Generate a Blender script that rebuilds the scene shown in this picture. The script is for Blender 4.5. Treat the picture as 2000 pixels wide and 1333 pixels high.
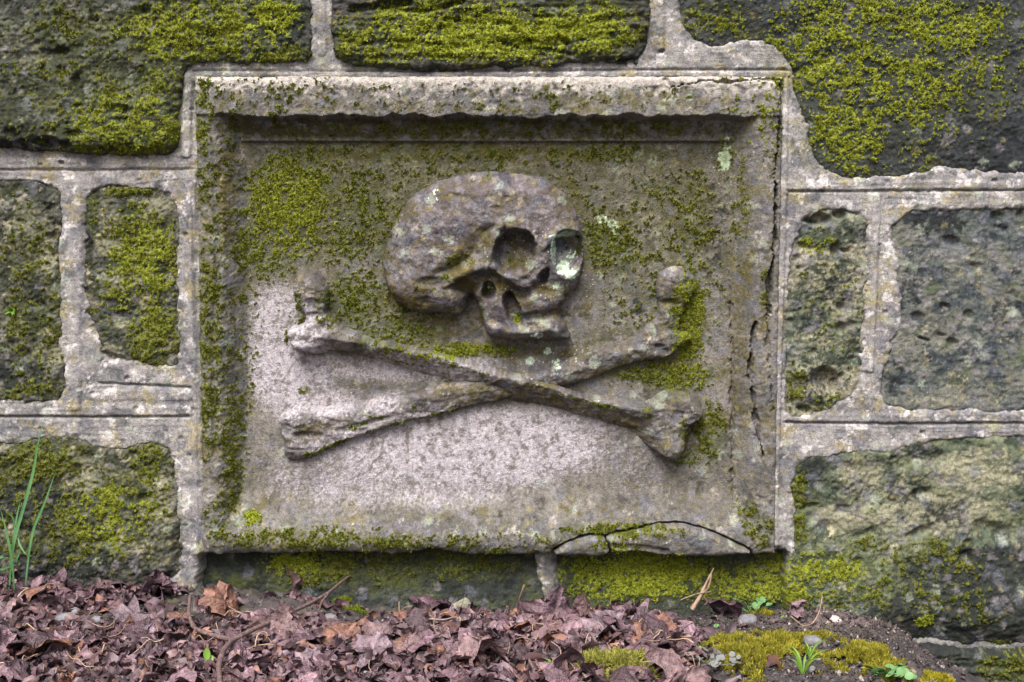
import bpy, math, random
import numpy as np
from mathutils import Vector, Matrix, noise as mnoise

# ---------------------------------------------------------------- clear
for o in list(bpy.data.objects):
    bpy.data.objects.remove(o, do_unlink=True)
SC = bpy.context.scene
COL = SC.collection

# ---------------------------------------------------------------- camera
PITCH = math.radians(7.5)
DIST = 3.0
ZC = 0.50                       # height where the optical axis meets the wall
FPX = 3000.0                    # focal length in photo pixels (photo 2000 x 1333)
CAM = np.array([0.0, -DIST*math.cos(PITCH), ZC + DIST*math.sin(PITCH)])
cd = bpy.data.cameras.new('camera')
cam = bpy.data.objects.new('camera', cd)
COL.objects.link(cam)
cam.location = CAM
cam.rotation_euler = (math.pi/2 - PITCH, 0, 0)
cd.sensor_width = 36.0
cd.lens = 36.0*FPX/2000.0
cd.clip_start = 0.05
cd.clip_end = 500
SC.camera = cam

# ---------------------------------------------------------------- sky and sun (overcast)
SUN_EL, SUN_AZ = math.radians(54), math.radians(196)     # azimuth: from +Y clockwise; the light comes from the camera's side
world = bpy.data.worlds.new('World')
SC.world = world
world.use_nodes = True
wn = world.node_tree
wn.nodes.clear()
sky = wn.nodes.new('ShaderNodeTexSky')
sky.sky_type = 'NISHITA'
sky.sun_disc = False
sky.sun_elevation = SUN_EL
sky.sun_rotation = SUN_AZ
sky.dust_density = 6.0
sky.air_density = 1.0
sky.ozone_density = 0.6
hs = wn.nodes.new('ShaderNodeHueSaturation')
hs.inputs['Saturation'].default_value = 0.9
bg = wn.nodes.new('ShaderNodeBackground')
bg.inputs['Strength'].default_value = 0.05
wo = wn.nodes.new('ShaderNodeOutputWorld')
wn.links.new(sky.outputs['Color'], hs.inputs['Color'])
wn.links.new(hs.outputs['Color'], bg.inputs['Color'])
wn.links.new(bg.outputs['Background'], wo.inputs['Surface'])
sl = bpy.data.lights.new('sun', 'SUN')
sl.energy = 1.5
sl.angle = math.radians(36)
sl.color = (1.0, 0.998, 0.994)
sun = bpy.data.objects.new('sun', sl)
COL.objects.link(sun)
sdir = Vector((math.sin(SUN_AZ)*math.cos(SUN_EL), math.cos(SUN_AZ)*math.cos(SUN_EL), math.sin(SUN_EL)))
sun.rotation_euler = sdir.to_track_quat('Z', 'Y').to_euler()
sun.location = (0, -4, 6)

vs = SC.view_settings
vs.view_transform = 'Standard'
vs.look = 'None'
vs.exposure = 2.08
vs.gamma = 1.0
vs.use_curve_mapping = False
SC.render.engine = 'CYCLES'
SC.render.resolution_x, SC.render.resolution_y = 1024, 682

# ================================================================ helpers
random.seed(7)
RNG = np.random.default_rng(11)

def lin(r, g, b):
    f = lambda c: (c/255/12.92) if c/255 <= 0.04045 else ((c/255+0.055)/1.055)**2.4
    return np.array([f(r), f(g), f(b)])

def tag(o, label=None, cat=None, group=None, kind=None):
    if label: o['label'] = label
    if cat: o['category'] = cat
    if group: o['group'] = group
    if kind: o['kind'] = kind
    return o

def empty(name, loc=(0, 0, 0)):
    o = bpy.data.objects.new(name, None)
    o.empty_display_size = 0.1
    o.location = loc
    COL.objects.link(o)
    return o

# ---- calibrated wall coordinates: (u, v) in millimetre-like units on a plane parallel to the wall
def wall_xyz(u, v, d0=0.0):
    """point (x,y,z) of wall coordinate (u,v) on the plane d0 mm in front of the wall face"""
    a = (u-1000.0)/FPX
    b = -(v-666.5)/FPX
    s, c = math.sin(PITCH), math.cos(PITCH)
    dy = c + b*s
    dz = -s + b*c
    t = (-d0/1000.0 - CAM[1])/dy
    return CAM[0]+a*t, CAM[1]+dy*t, CAM[2]+dz*t

# ---- noise
_tr = np.random.default_rng(5)
_ang = _tr.uniform(0, 2*math.pi, 65536)
_GX, _GY = np.cos(_ang).astype(np.float32), np.sin(_ang).astype(np.float32)
_WX, _WY, _WI = [_tr.random(65536).astype(np.float32) for _ in range(3)]

def _cell(ix, iy, seed):
    return ((iy+seed*61) & 255)*256+((ix+seed*139) & 255)

def gnoise(x, y, seed=0):
    fx = np.floor(x); fy = np.floor(y)
    ix = fx.astype(np.int32); iy = fy.astype(np.int32)
    fx = (x-fx).astype(np.float32); fy = (y-fy).astype(np.float32)
    ux = fx*fx*(3-2*fx); uy = fy*fy*(3-2*fy)
    def g(dx, dy):
        k = _cell(ix+dx, iy+dy, seed)
        return _GX[k]*(fx-dx)+_GY[k]*(fy-dy)
    a = g(0, 0); a = a+(g(1, 0)-a)*ux
    b = g(0, 1); b = b+(g(1, 1)-b)*ux
    return (a+(b-a)*uy)*1.5

def fbm(x, y, seed=0, octv=4, gain=0.5, lac=2.03):
    s = np.zeros_like(x); a = 1.0; t = 0.0
    for k in range(octv):
        s += a*gnoise(x, y, seed+17*k)
        t += a
        a *= gain
        x = x*lac+13.7; y = y*lac-7.1
    return s/t*1.35

def worley(x, y, seed=0):
    """distance to nearest feature point, and a random id of it"""
    fx = np.floor(x); fy = np.floor(y)
    ix = fx.astype(np.int32); iy = fy.astype(np.int32)
    rx = (x-fx).astype(np.float32); ry = (y-fy).astype(np.float32)
    best = np.full(x.shape, 99.0, np.float32); bid = np.zeros(x.shape, np.float32)
    for dx in (-1, 0, 1):
        for dy in (-1, 0, 1):
            k = _cell(ix+dx, iy+dy, seed)
            d = (_WX[k]+dx-rx)**2+(_WY[k]+dy-ry)**2
            m = d < best
            best = np.where(m, d, best)
            bid = np.where(m, _WI[k], bid)
    return np.sqrt(best), bid

def sm(a, b, x):
    t = np.clip((x-a)/(b-a), 0, 1)
    return t*t*(3-2*t)

def sdf_poly(U, V, pts):
    """signed distance, positive inside"""
    shp = U.shape
    X = U.ravel(); Y = V.ravel()
    best = np.full(X.shape, 1e18); ins = np.zeros(X.shape, bool)
    n = len(pts)
    for i in range(n):
        ax, ay = pts[i]; bx, by = pts[(i+1) % n]
        ex, ey = bx-ax, by-ay
        t = np.clip(((X-ax)*ex+(Y-ay)*ey)/(ex*ex+ey*ey+1e-9), 0, 1)
        best = np.minimum(best, (X-ax-t*ex)**2+(Y-ay-t*ey)**2)
        if ay != by:
            c = ((ay > Y) != (by > Y)) & (X < ex*(Y-ay)/(by-ay)+ax)
            ins ^= c
    d = np.sqrt(best)
    return np.where(ins, d, -d).reshape(shp)

def dist_line(U, V, pts):
    best = np.full(U.shape, 1e18)
    for (ax, ay), (bx, by) in zip(pts[:-1], pts[1:]):
        ex, ey = bx-ax, by-ay
        t = np.clip(((U-ax)*ex+(V-ay)*ey)/(ex*ex+ey*ey+1e-9), 0, 1)
        best = np.minimum(best, (U-ax-t*ex)**2+(V-ay-t*ey)**2)
    return np.sqrt(best)

def smooth_poly(pts, it=2):
    for _ in range(it):
        q = []
        n = len(pts)
        for i in range(n):
            a = pts[i]; b = pts[(i+1) % n]
            q.append((a[0]*.75+b[0]*.25, a[1]*.75+b[1]*.25))
            q.append((a[0]*.25+b[0]*.75, a[1]*.25+b[1]*.75))
        pts = q
    return pts

def blobs(U, V, lst):
    """soft ellipses (cx, cy, rx, ry, amount), combined like paint"""
    f = np.zeros_like(U)
    for b in lst:
        cx, cy, rx, ry, a = b[:5]
        if cx+2.2*rx < U.min() or cx-2.2*rx > U.max() or cy+2.2*ry < V.min() or cy-2.2*ry > V.max():
            continue
        du, dv = U-cx, V-cy
        if len(b) > 5:
            r = math.radians(b[5]); c, s = math.cos(r), math.sin(r)
            du, dv = du*c+dv*s, -du*s+dv*c
        q = (du/rx)**2+(dv/ry)**2
        f = np.maximum(f, a*np.exp(-0.9*q*q))
    return f

def hole(U, V, cx, cy, rx, ry, rot=0.0, p=2.0, edge=0.28):
    """1 inside an ellipse, 0 outside, with a soft rim"""
    r = math.radians(rot); c, s = math.cos(r), math.sin(r)
    du, dv = U-cx, V-cy
    du, dv = du*c+dv*s, -du*s+dv*c
    q = (np.abs(du/rx)**p+np.abs(dv/ry)**p)**(1/p)
    return 1-sm(1-edge, 1+edge, q)

def grid(u0, u1, v0, v1, step):
    nu = max(2, int(round((u1-u0)/step))+1); nv = max(2, int(round((v1-v0)/step))+1)
    return np.meshgrid(np.linspace(u0, u1, nu), np.linspace(v0, v1, nv))

def mesh_np(name, verts, faces, attrs=None, smooth=True):
    """fast mesh from numpy arrays; faces is (n,4) or (n,3)"""
    me = bpy.data.meshes.new(name)
    nv, nf, k = len(verts), len(faces), faces.shape[1]
    me.vertices.add(nv)
    me.vertices.foreach_set('co', verts.astype(np.float32).ravel())
    me.loops.add(nf*k)
    me.loops.foreach_set('vertex_index', faces.astype(np.int32).ravel())
    me.polygons.add(nf)
    me.polygons.foreach_set('loop_start', np.arange(0, nf*k, k, dtype=np.int32))
    if smooth:
        me.polygons.foreach_set('use_smooth', np.ones(nf, bool))
    me.update(calc_edges=True)
    for nm, arr in (attrs or {}).items():
        if arr.ndim == 2:
            a = me.attributes.new(nm, 'FLOAT_COLOR', 'POINT')
            a.data.foreach_set('color', np.hstack([arr, np.ones((len(arr), 1))]).astype(np.float32).ravel())
        else:
            a = me.attributes.new(nm, 'FLOAT', 'POINT')
            a.data.foreach_set('value', arr.astype(np.float32))
    return me

def link(name, me, mat, parent=None):
    o = bpy.data.objects.new(name, me)
    if mat is not None and not me.materials:
        me.materials.append(mat)
    COL.objects.link(o)
    if parent is not None:
        o.parent = parent
        o.matrix_parent_inverse = parent.matrix_world.inverted()
    return o

def field(name, U, V, D, d0, keep, mat, parent, attrs, exact=False):
    """height field mesh: D mm in front of the wall, outline traced on the plane d0; only cells of keep"""
    x, y, z = wall_xyz(U, V, d0)
    y = -D/1000.0
    nv, nu = U.shape
    idx = np.arange(nv*nu).reshape(nv, nu)
    q = np.stack([idx[1:, :-1], idx[1:, 1:], idx[:-1, 1:], idx[:-1, :-1]], -1)
    km = keep[1:, :-1] | keep[1:, 1:] | keep[:-1, 1:] | keep[:-1, :-1]
    if exact:
        km = keep[:-1, :-1]
    q = q[km]
    used = np.zeros(nv*nu, bool); used[q.ravel()] = True
    remap = np.cumsum(used)-1
    P = np.stack([x, y, z], -1).reshape(-1, 3)[used]
    at = {k: (a.reshape(-1, a.shape[-1]) if a.ndim == 3 else a.ravel())[used] for k, a in attrs.items()}
    me = mesh_np(name, P, remap[q], at)
    if exact:
        A = np.stack([x, y, z], -1)
        nn = np.cross(np.gradient(A, axis=1), -np.gradient(A, axis=0))
        nn /= np.linalg.norm(nn, axis=-1)[..., None]+1e-12
        me.normals_split_custom_set_from_vertices(nn.reshape(-1, 3)[used].astype(np.float32))
    return link(name, me, mat, parent)

# ================================================================ materials
def nodes(name):
    m = bpy.data.materials.new(name)
    m.use_nodes = True
    nt = m.node_tree
    b = nt.nodes['Principled BSDF']
    return m, nt, b

def nd(nt, typ, **kw):
    n = nt.nodes.new(typ)
    for k, v in kw.items():
        setattr(n, k, v)
    return n

def mixc(nt, fac, a, b, mode='MIX'):
    n = nd(nt, 'ShaderNodeMix', data_type='RGBA', blend_type=mode)
    for sock, val in ((n.inputs[0], fac), (n.inputs[6], a), (n.inputs[7], b)):
        if hasattr(val, 'is_output'):
            nt.links.new(val, sock)
        elif isinstance(val, (int, float)):
            sock.default_value = val
        else:
            sock.default_value = (*val, 1)
    return n.outputs[2]

def noise_tex(nt, scale, detail=4, rough=0.6, vec=None):
    n = nd(nt, 'ShaderNodeTexNoise')
    n.inputs['Scale'].default_value = scale
    n.inputs['Detail'].default_value = detail
    n.inputs['Roughness'].default_value = rough
    if vec is not None:
        nt.links.new(vec, n.inputs['Vector'])
    return n.outputs['Fac']

def ramp(nt, fac, stops):
    r = nd(nt, 'ShaderNodeValToRGB')
    nt.links.new(fac, r.inputs['Fac'])
    el = r.color_ramp.elements
    while len(el) < len(stops):
        el.new(0.5)
    for e, (p, c) in zip(el, stops):
        e.position = p
        e.color = (*c, 1) if len(c) == 3 else c
    return r.outputs['Color']

def stone_material():
    """weathered sandstone: tints from the mesh (lichen, stains, moss film), grain and fine relief from nodes"""
    m, nt, b = nodes('weathered_stone')
    tc = nd(nt, 'ShaderNodeTexCoord').outputs['Object']
    base = nd(nt, 'ShaderNodeAttribute', attribute_name='tint').outputs['Color']
    moss = nd(nt, 'ShaderNodeAttribute', attribute_name='moss').outputs['Fac']
    mhue = nd(nt, 'ShaderNodeAttribute', attribute_name='mosshue').outputs['Fac']
    g1 = noise_tex(nt, 420, 3, 0.7, tc)
    g2 = noise_tex(nt, 120, 5, 0.7, tc)
    grain = ramp(nt, g1, [(0.3, (0.62,)*3), (0.5, (1.0,)*3), (0.72, (1.4,)*3)])
    grain2 = ramp(nt, g2, [(0.3, (0.55, 0.55, 0.57)), (0.52, (1.0, 1.0, 1.0)), (0.72, (1.4, 1.38, 1.34))])
    c = mixc(nt, 1.0, base, grain, 'MULTIPLY')
    c = mixc(nt, 1.0, c, grain2, 'MULTIPLY')
    mn = noise_tex(nt, 300, 3, 0.7, tc)
    dark = ramp(nt, mn, [(0.3, tuple(lin(36, 38, 16))), (0.5, tuple(lin(66, 68, 26))), (0.7, tuple(lin(96, 97, 38)))])
    brig = ramp(nt, mn, [(0.3, tuple(lin(68, 73, 20))), (0.5, tuple(lin(112, 119, 32))), (0.7, tuple(lin(156, 160, 46)))])
    mc = mixc(nt, mhue, dark, brig)
    mth = nd(nt, 'ShaderNodeMath', operation='MULTIPLY_ADD')
    nt.links.new(mn, mth.inputs[0]); mth.inputs[1].default_value = 0.7
    sub = nd(nt, 'ShaderNodeMath', operation='SUBTRACT')
    nt.links.new(moss, sub.inputs[0]); sub.inputs[1].default_value = 0.35
    nt.links.new(sub.outputs[0], mth.inputs[2])
    fac = ramp(nt, mth.outputs[0], [(0.35, (0, 0, 0)), (0.6, (1, 1, 1))])
    c = mixc(nt, fac, c, mc)
    nt.links.new(c, b.inputs['Base Color'])
    b.inputs['Roughness'].default_value = 0.88
    b.inputs['Specular IOR Level'].default_value = 0.25
    bp = nd(nt, 'ShaderNodeBump')
    bp.inputs['Strength'].default_value = 0.8
    bp.inputs['Distance'].default_value = 0.0036
    ad = nd(nt, 'ShaderNodeMath', operation='ADD')
    nt.links.new(g1, ad.inputs[0]); nt.links.new(g2, ad.inputs[1])
    nt.links.new(ad.outputs[0], bp.inputs['Height'])
    nt.links.new(bp.outputs['Normal'], b.inputs['Normal'])
    return m

def simple_material(name, stops, scale, rough=0.85, bump=0.4, dist=0.002, rnd=None, trans=0.0):
    """procedural colour from noise through a ramp; rnd adds a per-object shift of brightness"""
    m, nt, b = nodes(name)
    tc = nd(nt, 'ShaderNodeTexCoord').outputs['Object']
    n = noise_tex(nt, scale, 4, 0.65, tc)
    c = ramp(nt, n, stops)
    if rnd:
        oi = nd(nt, 'ShaderNodeObjectInfo').outputs['Random']
        c = mixc(nt, 1.0, c, ramp(nt, oi, rnd), 'MULTIPLY')
    nt.links.new(c, b.inputs['Base Color'])
    b.inputs['Roughness'].default_value = rough
    b.inputs['Specular IOR Level'].default_value = 0.3
    if bump:
        bp = nd(nt, 'ShaderNodeBump')
        bp.inputs['Strength'].default_value = bump
        bp.inputs['Distance'].default_value = dist
        nt.links.new(noise_tex(nt, scale*3, 3, 0.6, tc), bp.inputs['Height'])
        nt.links.new(bp.outputs['Normal'], b.inputs['Normal'])
    return m

def tint_material(name, rough=0.85, scale=500, lo=0.7, hi=1.3, spec=0.25, bump=0.3, dist=0.001):
    """colour carried by the mesh (one tint per leaf or tuft), broken up by noise"""
    m, nt, b = nodes(name)
    tc = nd(nt, 'ShaderNodeTexCoord').outputs['Object']
    base = nd(nt, 'ShaderNodeAttribute', attribute_name='tint').outputs['Color']
    n = noise_tex(nt, scale, 3, 0.6, tc)
    c = mixc(nt, 1.0, base, ramp(nt, n, [(0.3, (lo,)*3), (0.7, (hi,)*3)]), 'MULTIPLY')
    nt.links.new(c, b.inputs['Base Color'])
    b.inputs['Roughness'].default_value = rough
    b.inputs['Specular IOR Level'].default_value = spec
    if bump:
        bp = nd(nt, 'ShaderNodeBump')
        bp.inputs['Strength'].default_value = bump
        bp.inputs['Distance'].default_value = dist
        nt.links.new(n, bp.inputs['Height'])
        nt.links.new(bp.outputs['Normal'], b.inputs['Normal'])
    return m

M_STONE = stone_material()
M_MOSS = tint_material('moss_shoots', 0.9, 300, 0.75, 1.25, 0.1, 0)
_nt = M_MOSS.node_tree
_b = _nt.nodes['Principled BSDF']
_tl = nd(_nt, 'ShaderNodeBsdfTranslucent')
_nt.links.new(_b.inputs['Base Color'].links[0].from_socket, _tl.inputs['Color'])
_mx = nd(_nt, 'ShaderNodeMixShader')
_mx.inputs[0].default_value = .4
_nt.links.new(_b.outputs[0], _mx.inputs[1]); _nt.links.new(_tl.outputs[0], _mx.inputs[2])
_nt.links.new(_mx.outputs[0], _nt.nodes['Material Output'].inputs['Surface'])
M_SOIL = tint_material('damp_soil', 0.8, 380, 0.55, 1.5, 0.4, 0.7, 0.004)

# ================================================================ where moss, stains and lichen grow (wall coordinates)
MOSS_SPARSE = [
    (850, 400, 420, 150, .33), (1300, 520, 160, 250, .27), (300, 150, 420, 160, .34), (1700, 180, 300, 170, .40), (960, 60, 330, 80, .5), (250, 540, 110, 190, .26), (60, 580, 90, 220, .3), (160, 1000, 220, 130, .42), (1700, 1130, 260, 70, .36), (440, 620, 60, 420, .36), (960, 1060, 560, 24, .34), (950, 190, 560, 40, .22), (700, 640, 180, 60, .4), (1620, 620, 90, 210, .22), (1750, 950, 220, 100, .16),]
MOSS = [
    # top left stone
    (400, 60, 190, 75, .72), (250, 235, 140, 75, .66), (150, 55, 120, 60, .42), (535, 35, 60, 50, .8), (330, 160, 90, 60, .5),
    (60, 250, 90, 50, .3), (540, 112, 70, 16, .75), (200, 130, 90, 50, .35), (320, 250, 60, 45, .75), (230, 290, 140, 18, .65),
    # top middle stone
    (960, 70, 290, 55, .9), (740, 110, 80, 35, .6), (860, 30, 160, 40, .7), (1150, 60, 100, 60, .85), (680, 80, 25, 50, .7),
    # top right stone
    (1620, 110, 150, 100, .68), (1850, 50, 160, 55, .72), (1650, 260, 100, 80, .72), (1800, 170, 120, 90, .64), (1400, 35, 90, 45, .6),
    (1930, 150, 60, 90, .5), (1700, 20, 200, 40, .7), (1720, 150, 120, 90, .66), (1600, 300, 50, 40, .5), (1680, 335, 40, 14, .7),
    (2100, 150, 120, 120, .55), (1790, 290, 60, 50, .4),
    # left stones
    (55, 490, 60, 90, .45), (70, 640, 70, 120, .5), (30, 390, 40, 40, .35), (60, 760, 80, 40, .55),
    (280, 500, 75, 110, .78), (220, 430, 40, 40, .4), (300, 650, 55, 70, .78), (250, 373, 55, 9, .9), (220, 590, 50, 50, .5), (180, 410, 14, 50, .6),
    (80, 900, 90, 55, .72), (200, 1000, 130, 90, .62), (290, 900, 50, 45, .66), (110, 1060, 130, 45, .5), (270, 980, 60, 40, .62), (-80, 950, 120, 120, .6), (-120, 600, 120, 200, .5),
    # sunk panel
    (560, 400, 95, 115, .74), (520, 510, 60, 50, .5), (690, 430, 110, 100, .5), (820, 300, 250, 26, .42), (690, 590, 70, 60, .6),
    (780, 655, 90, 34, .55), (900, 690, 120, 16, .72), (1190, 480, 70, 60, .55), (1345, 620, 40, 110, .72), (1360, 430, 50, 100, .46),
    (1320, 740, 90, 34, .66), (1390, 850, 35, 60, .6), (1250, 735, 80, 16, .6), (1180, 300, 150, 30, .42), (1240, 510, 60, 30, .45),
    (620, 300, 120, 30, .42), (1290, 380, 80, 50, .36), (1340, 900, 40, 20, .5), (585, 600, 14, 36, .7), (590, 768, 12, 9, .7),
    (650, 870, 60, 10, .3, -22), (1120, 665, 60, 16, .2), (480, 480, 40, 60, .6),
    # frame
    (412, 640, 30, 290, .6), (402, 300, 22, 190, .5), (455, 860, 24, 150, .62), (432, 1020, 36, 46, .55), (600, 1048, 170, 26, .55),
    (488, 1012, 22, 16, .95), (790, 1056, 100, 16, .5), (1210, 1034, 120, 14, .72), (950, 252, 520, 22, .36), (1430, 300, 30, 80, .3),
    (1450, 430, 20, 120, .35), (1490, 560, 10, 60, .5), (1480, 1030, 30, 40, .5), (1460, 1000, 26, 26, .5), (1200, 1065, 60, 16, .5), (1230, 185, 160, 24, .25),
    # courses under the plaque and to the right
    (620, 1115, 120, 40, .7), (560, 1110, 40, 22, .9), (900, 1110, 120, 40, .5), (760, 1120, 80, 40, .4), (1250, 1130, 170, 55, .9), (1480, 1150, 150, 40, .72),
    (1560, 950, 16, 60, .75), (1590, 1110, 110, 36, .72), (1840, 1090, 90, 40, .5), (1850, 1180, 120, 50, .36), (1560, 1020, 16, 60, .6),
    (1680, 1140, 100, 40, .5), (1700, 1060, 40, 20, .4), (1600, 470, 36, 26, .55), (1556, 750, 22, 60, .55), (1600, 790, 50, 20, .55),
    (1580, 480, 20, 20, .5), (1960, 1290, 60, 40, .6), (1800, 1210, 20, 14, .9), (1900, 1200, 40, 20, .4), (2100, 1150, 80, 60, .5),
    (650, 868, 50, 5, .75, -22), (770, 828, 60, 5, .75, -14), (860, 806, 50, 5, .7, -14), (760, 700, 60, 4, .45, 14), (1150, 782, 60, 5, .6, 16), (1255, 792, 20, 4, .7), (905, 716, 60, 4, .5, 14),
    # skull hollows
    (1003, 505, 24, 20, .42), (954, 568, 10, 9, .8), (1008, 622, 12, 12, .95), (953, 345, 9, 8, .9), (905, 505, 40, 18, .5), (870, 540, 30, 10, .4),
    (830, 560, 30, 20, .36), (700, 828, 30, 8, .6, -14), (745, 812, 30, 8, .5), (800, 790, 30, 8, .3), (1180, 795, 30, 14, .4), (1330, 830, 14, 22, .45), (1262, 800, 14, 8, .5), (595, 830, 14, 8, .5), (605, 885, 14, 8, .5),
]
BRIGHT = [(535, 35, 80, 60, .9), (960, 70, 330, 80, .75), (1650, 150, 300, 220, .62), (1850, 80, 200, 120, .62), (1250, 1140, 190, 70, .8), (560, 1112, 60, 30, .9),
          (488, 1012, 30, 22, 1), (280, 520, 90, 120, .45), (230, 1000, 100, 70, .5), (560, 420, 110, 110, .4), (1345, 640, 60, 120, .45), (270, 240, 150, 90, .4), (400, 70, 180, 80, .5),
          (1600, 480, 40, 30, .7), (1480, 1150, 150, 50, .6), (1008, 622, 14, 14, 1), (1800, 1210, 24, 18, 1), (1580, 1110, 120, 50, .6), (900, 690, 130, 18, .5), (1000, 712, 60, 10, .8)]
# pale crust: white-green lichen
WHITE = [(1422, 312, 14, 22, 1.0), (1425, 288, 14, 24, .5), (1100, 522, 14, 14, .95), (1080, 490, 6, 30, .75), (1118, 500, 16, 18, .4), (1100, 458, 26, 6, .8), (1115, 535, 16, 10, .7),
         (1035, 712, 10, 9, .9), (1070, 692, 9, 7, .8), (955, 560, 8, 8, .6), (1003, 615, 8, 3, .8), (1190, 440, 10, 12, .55), (1175, 430, 14, 10, .5), (1085, 555, 8, 8, .8),
         (1205, 450, 10, 22, .5), (850, 380, 16, 18, .35), (1050, 652, 16, 7, .5), (1090, 715, 12, 8, .5)]
PALE = [(1230, 890, 150, 70, .42), (700, 620, 240, 40, 0), (560, 700, 100, 150, .9), (800, 720, 200, 40, .75), (900, 880, 330, 90, 1.0), (650, 940, 170, 70, .6), (1050, 850, 180, 60, .8), (530, 620, 60, 80, .8),
        (800, 960, 300, 50, .6), (1250, 950, 140, 50, .35), (1180, 800, 40, 20, .4), (640, 790, 70, 30, .75), (760, 790, 60, 24, .7), (590, 870, 40, 20, .4), (1080, 610, 100, 30, .25)]

# dark biofilm and soot, and brown-olive algae: stains, plus shade painted in under the top rail and along the bones' lower faces
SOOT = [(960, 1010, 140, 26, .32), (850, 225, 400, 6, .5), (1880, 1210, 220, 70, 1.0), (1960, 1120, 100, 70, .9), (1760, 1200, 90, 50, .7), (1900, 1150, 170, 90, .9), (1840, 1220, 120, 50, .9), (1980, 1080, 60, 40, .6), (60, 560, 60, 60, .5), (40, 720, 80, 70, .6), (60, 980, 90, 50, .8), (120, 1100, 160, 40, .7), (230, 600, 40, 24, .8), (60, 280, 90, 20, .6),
        (560, 60, 40, 40, .8), (1500, 50, 90, 30, .5), (1900, 280, 150, 60, .5), (1830, 440, 70, 30, .7), (1780, 560, 30, 60, .5), (1960, 610, 40, 40, .5), (1740, 720, 30, 60, .5), (1640, 560, 40, 50, .6), (1590, 620, 30, 30, .6), (1580, 920, 40, 30, .8),
        (1660, 960, 50, 26, .6), (1760, 960, 60, 30, .6), (1700, 900, 80, 16, .5), (1800, 880, 60, 18, .6), (1850, 1000, 60, 40, .6), (700, 480, 30, 14, .5), (1250, 605, 20, 16, .9), (1340, 740, 30, 20, .3), (1405, 440, 30, 120, .5), (1590, 745, 50, 50, .5), (640, 1100, 200, 20, .6), (950, 1140, 130, 40, .4), (1090, 480, 24, 18, .9)]
ALGAE_SHADE = [(900, 215, 520, 8, .55), (440, 900, 30, 120, .5), (1500, 800, 20, 200, .5), (700, 1050, 320, 16, .5), (830, 540, 80, 50, .42), (1010, 420, 110, 30, .36), (890, 360, 100, 14, .4), (1005, 510, 36, 30, .7), (700, 700, 90, 12, .8, 12), (830, 726, 90, 14, .95, 15), (960, 768, 60, 18, .95, 8), (1060, 782, 60, 12, .95, 6), (1160, 806, 70, 14, .95, 18), (1260, 850, 60, 14, .9, 26), (610, 680, 50, 8, .9, 8), (700, 838, 90, 10, .6, -16), (620, 830, 40, 10, .6), (925, 490, 40, 34, .95, -30), (880, 530, 44, 14, .95, -20), (950, 550, 60, 14, .95, 6), (940, 455, 20, 26, .7), (790, 590, 44, 20, .9), (756, 530, 14, 50, .8), (875, 605, 40, 12, .9), (1000, 392, 60, 20, .45), (1110, 410, 20, 40, .5), (860, 410, 40, 12, .5), (1050, 562, 40, 12, .8), (940, 620, 8, 34, .7), (404, 620, 18, 430, .6), (700, 208, 300, 14, .5), (1230, 195, 240, 26, .55), (1455, 500, 20, 260, .6), (1504, 400, 14, 220, .45), (620, 178, 40, 20, .5), (700, 694, 60, 7, .9, 12), (780, 715, 80, 9, .95, 14), (880, 745, 70, 14, .95, 16), (990, 772, 80, 12, .95, 4), (1110, 794, 70, 10, .95, 16), (1180, 815, 50, 10, .9, 18), (800, 340, 60, 30, .4), (1120, 540, 20, 40, .5), (840, 600, 70, 14, .8), (620, 1040, 200, 14, .5), (1010, 660, 100, 8, .5), (900, 252, 560, 24, .95), (440, 340, 24, 180, .7), (905, 508, 46, 26, .9, -24), (930, 550, 50, 16, .9), (955, 470, 22, 34, .6), (1005, 480, 34, 30, .45), (1030, 585, 20, 40, .6), (1070, 615, 40, 10, .8), (800, 600, 50, 14, .8), (830, 560, 40, 20, .5), (1005, 600, 16, 30, .7), (760, 560, 20, 40, .6),
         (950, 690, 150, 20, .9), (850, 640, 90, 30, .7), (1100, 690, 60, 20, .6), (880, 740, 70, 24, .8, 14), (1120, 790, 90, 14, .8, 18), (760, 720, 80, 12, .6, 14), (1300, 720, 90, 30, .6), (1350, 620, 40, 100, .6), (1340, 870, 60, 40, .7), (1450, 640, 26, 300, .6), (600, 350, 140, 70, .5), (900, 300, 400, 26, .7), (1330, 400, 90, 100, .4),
         (1120, 385, 30, 24, .5), (990, 430, 30, 14, .5), (880, 384, 22, 10, .8), (612, 610, 26, 8, .9), (585, 600, 12, 30, .8), (1310, 592, 26, 8, .9), (1180, 810, 60, 12, .8, 20), (1240, 840, 50, 14, .7, 30), (650, 862, 70, 7, .8, -22), (780, 822, 80, 6, .8, -14), (720, 700, 90, 8, .5, 12), (1200, 715, 80, 7, .7, -20), (600, 893, 30, 8, .9), (700, 1066, 300, 12, .5), (1490, 620, 16, 60, .6)]

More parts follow.
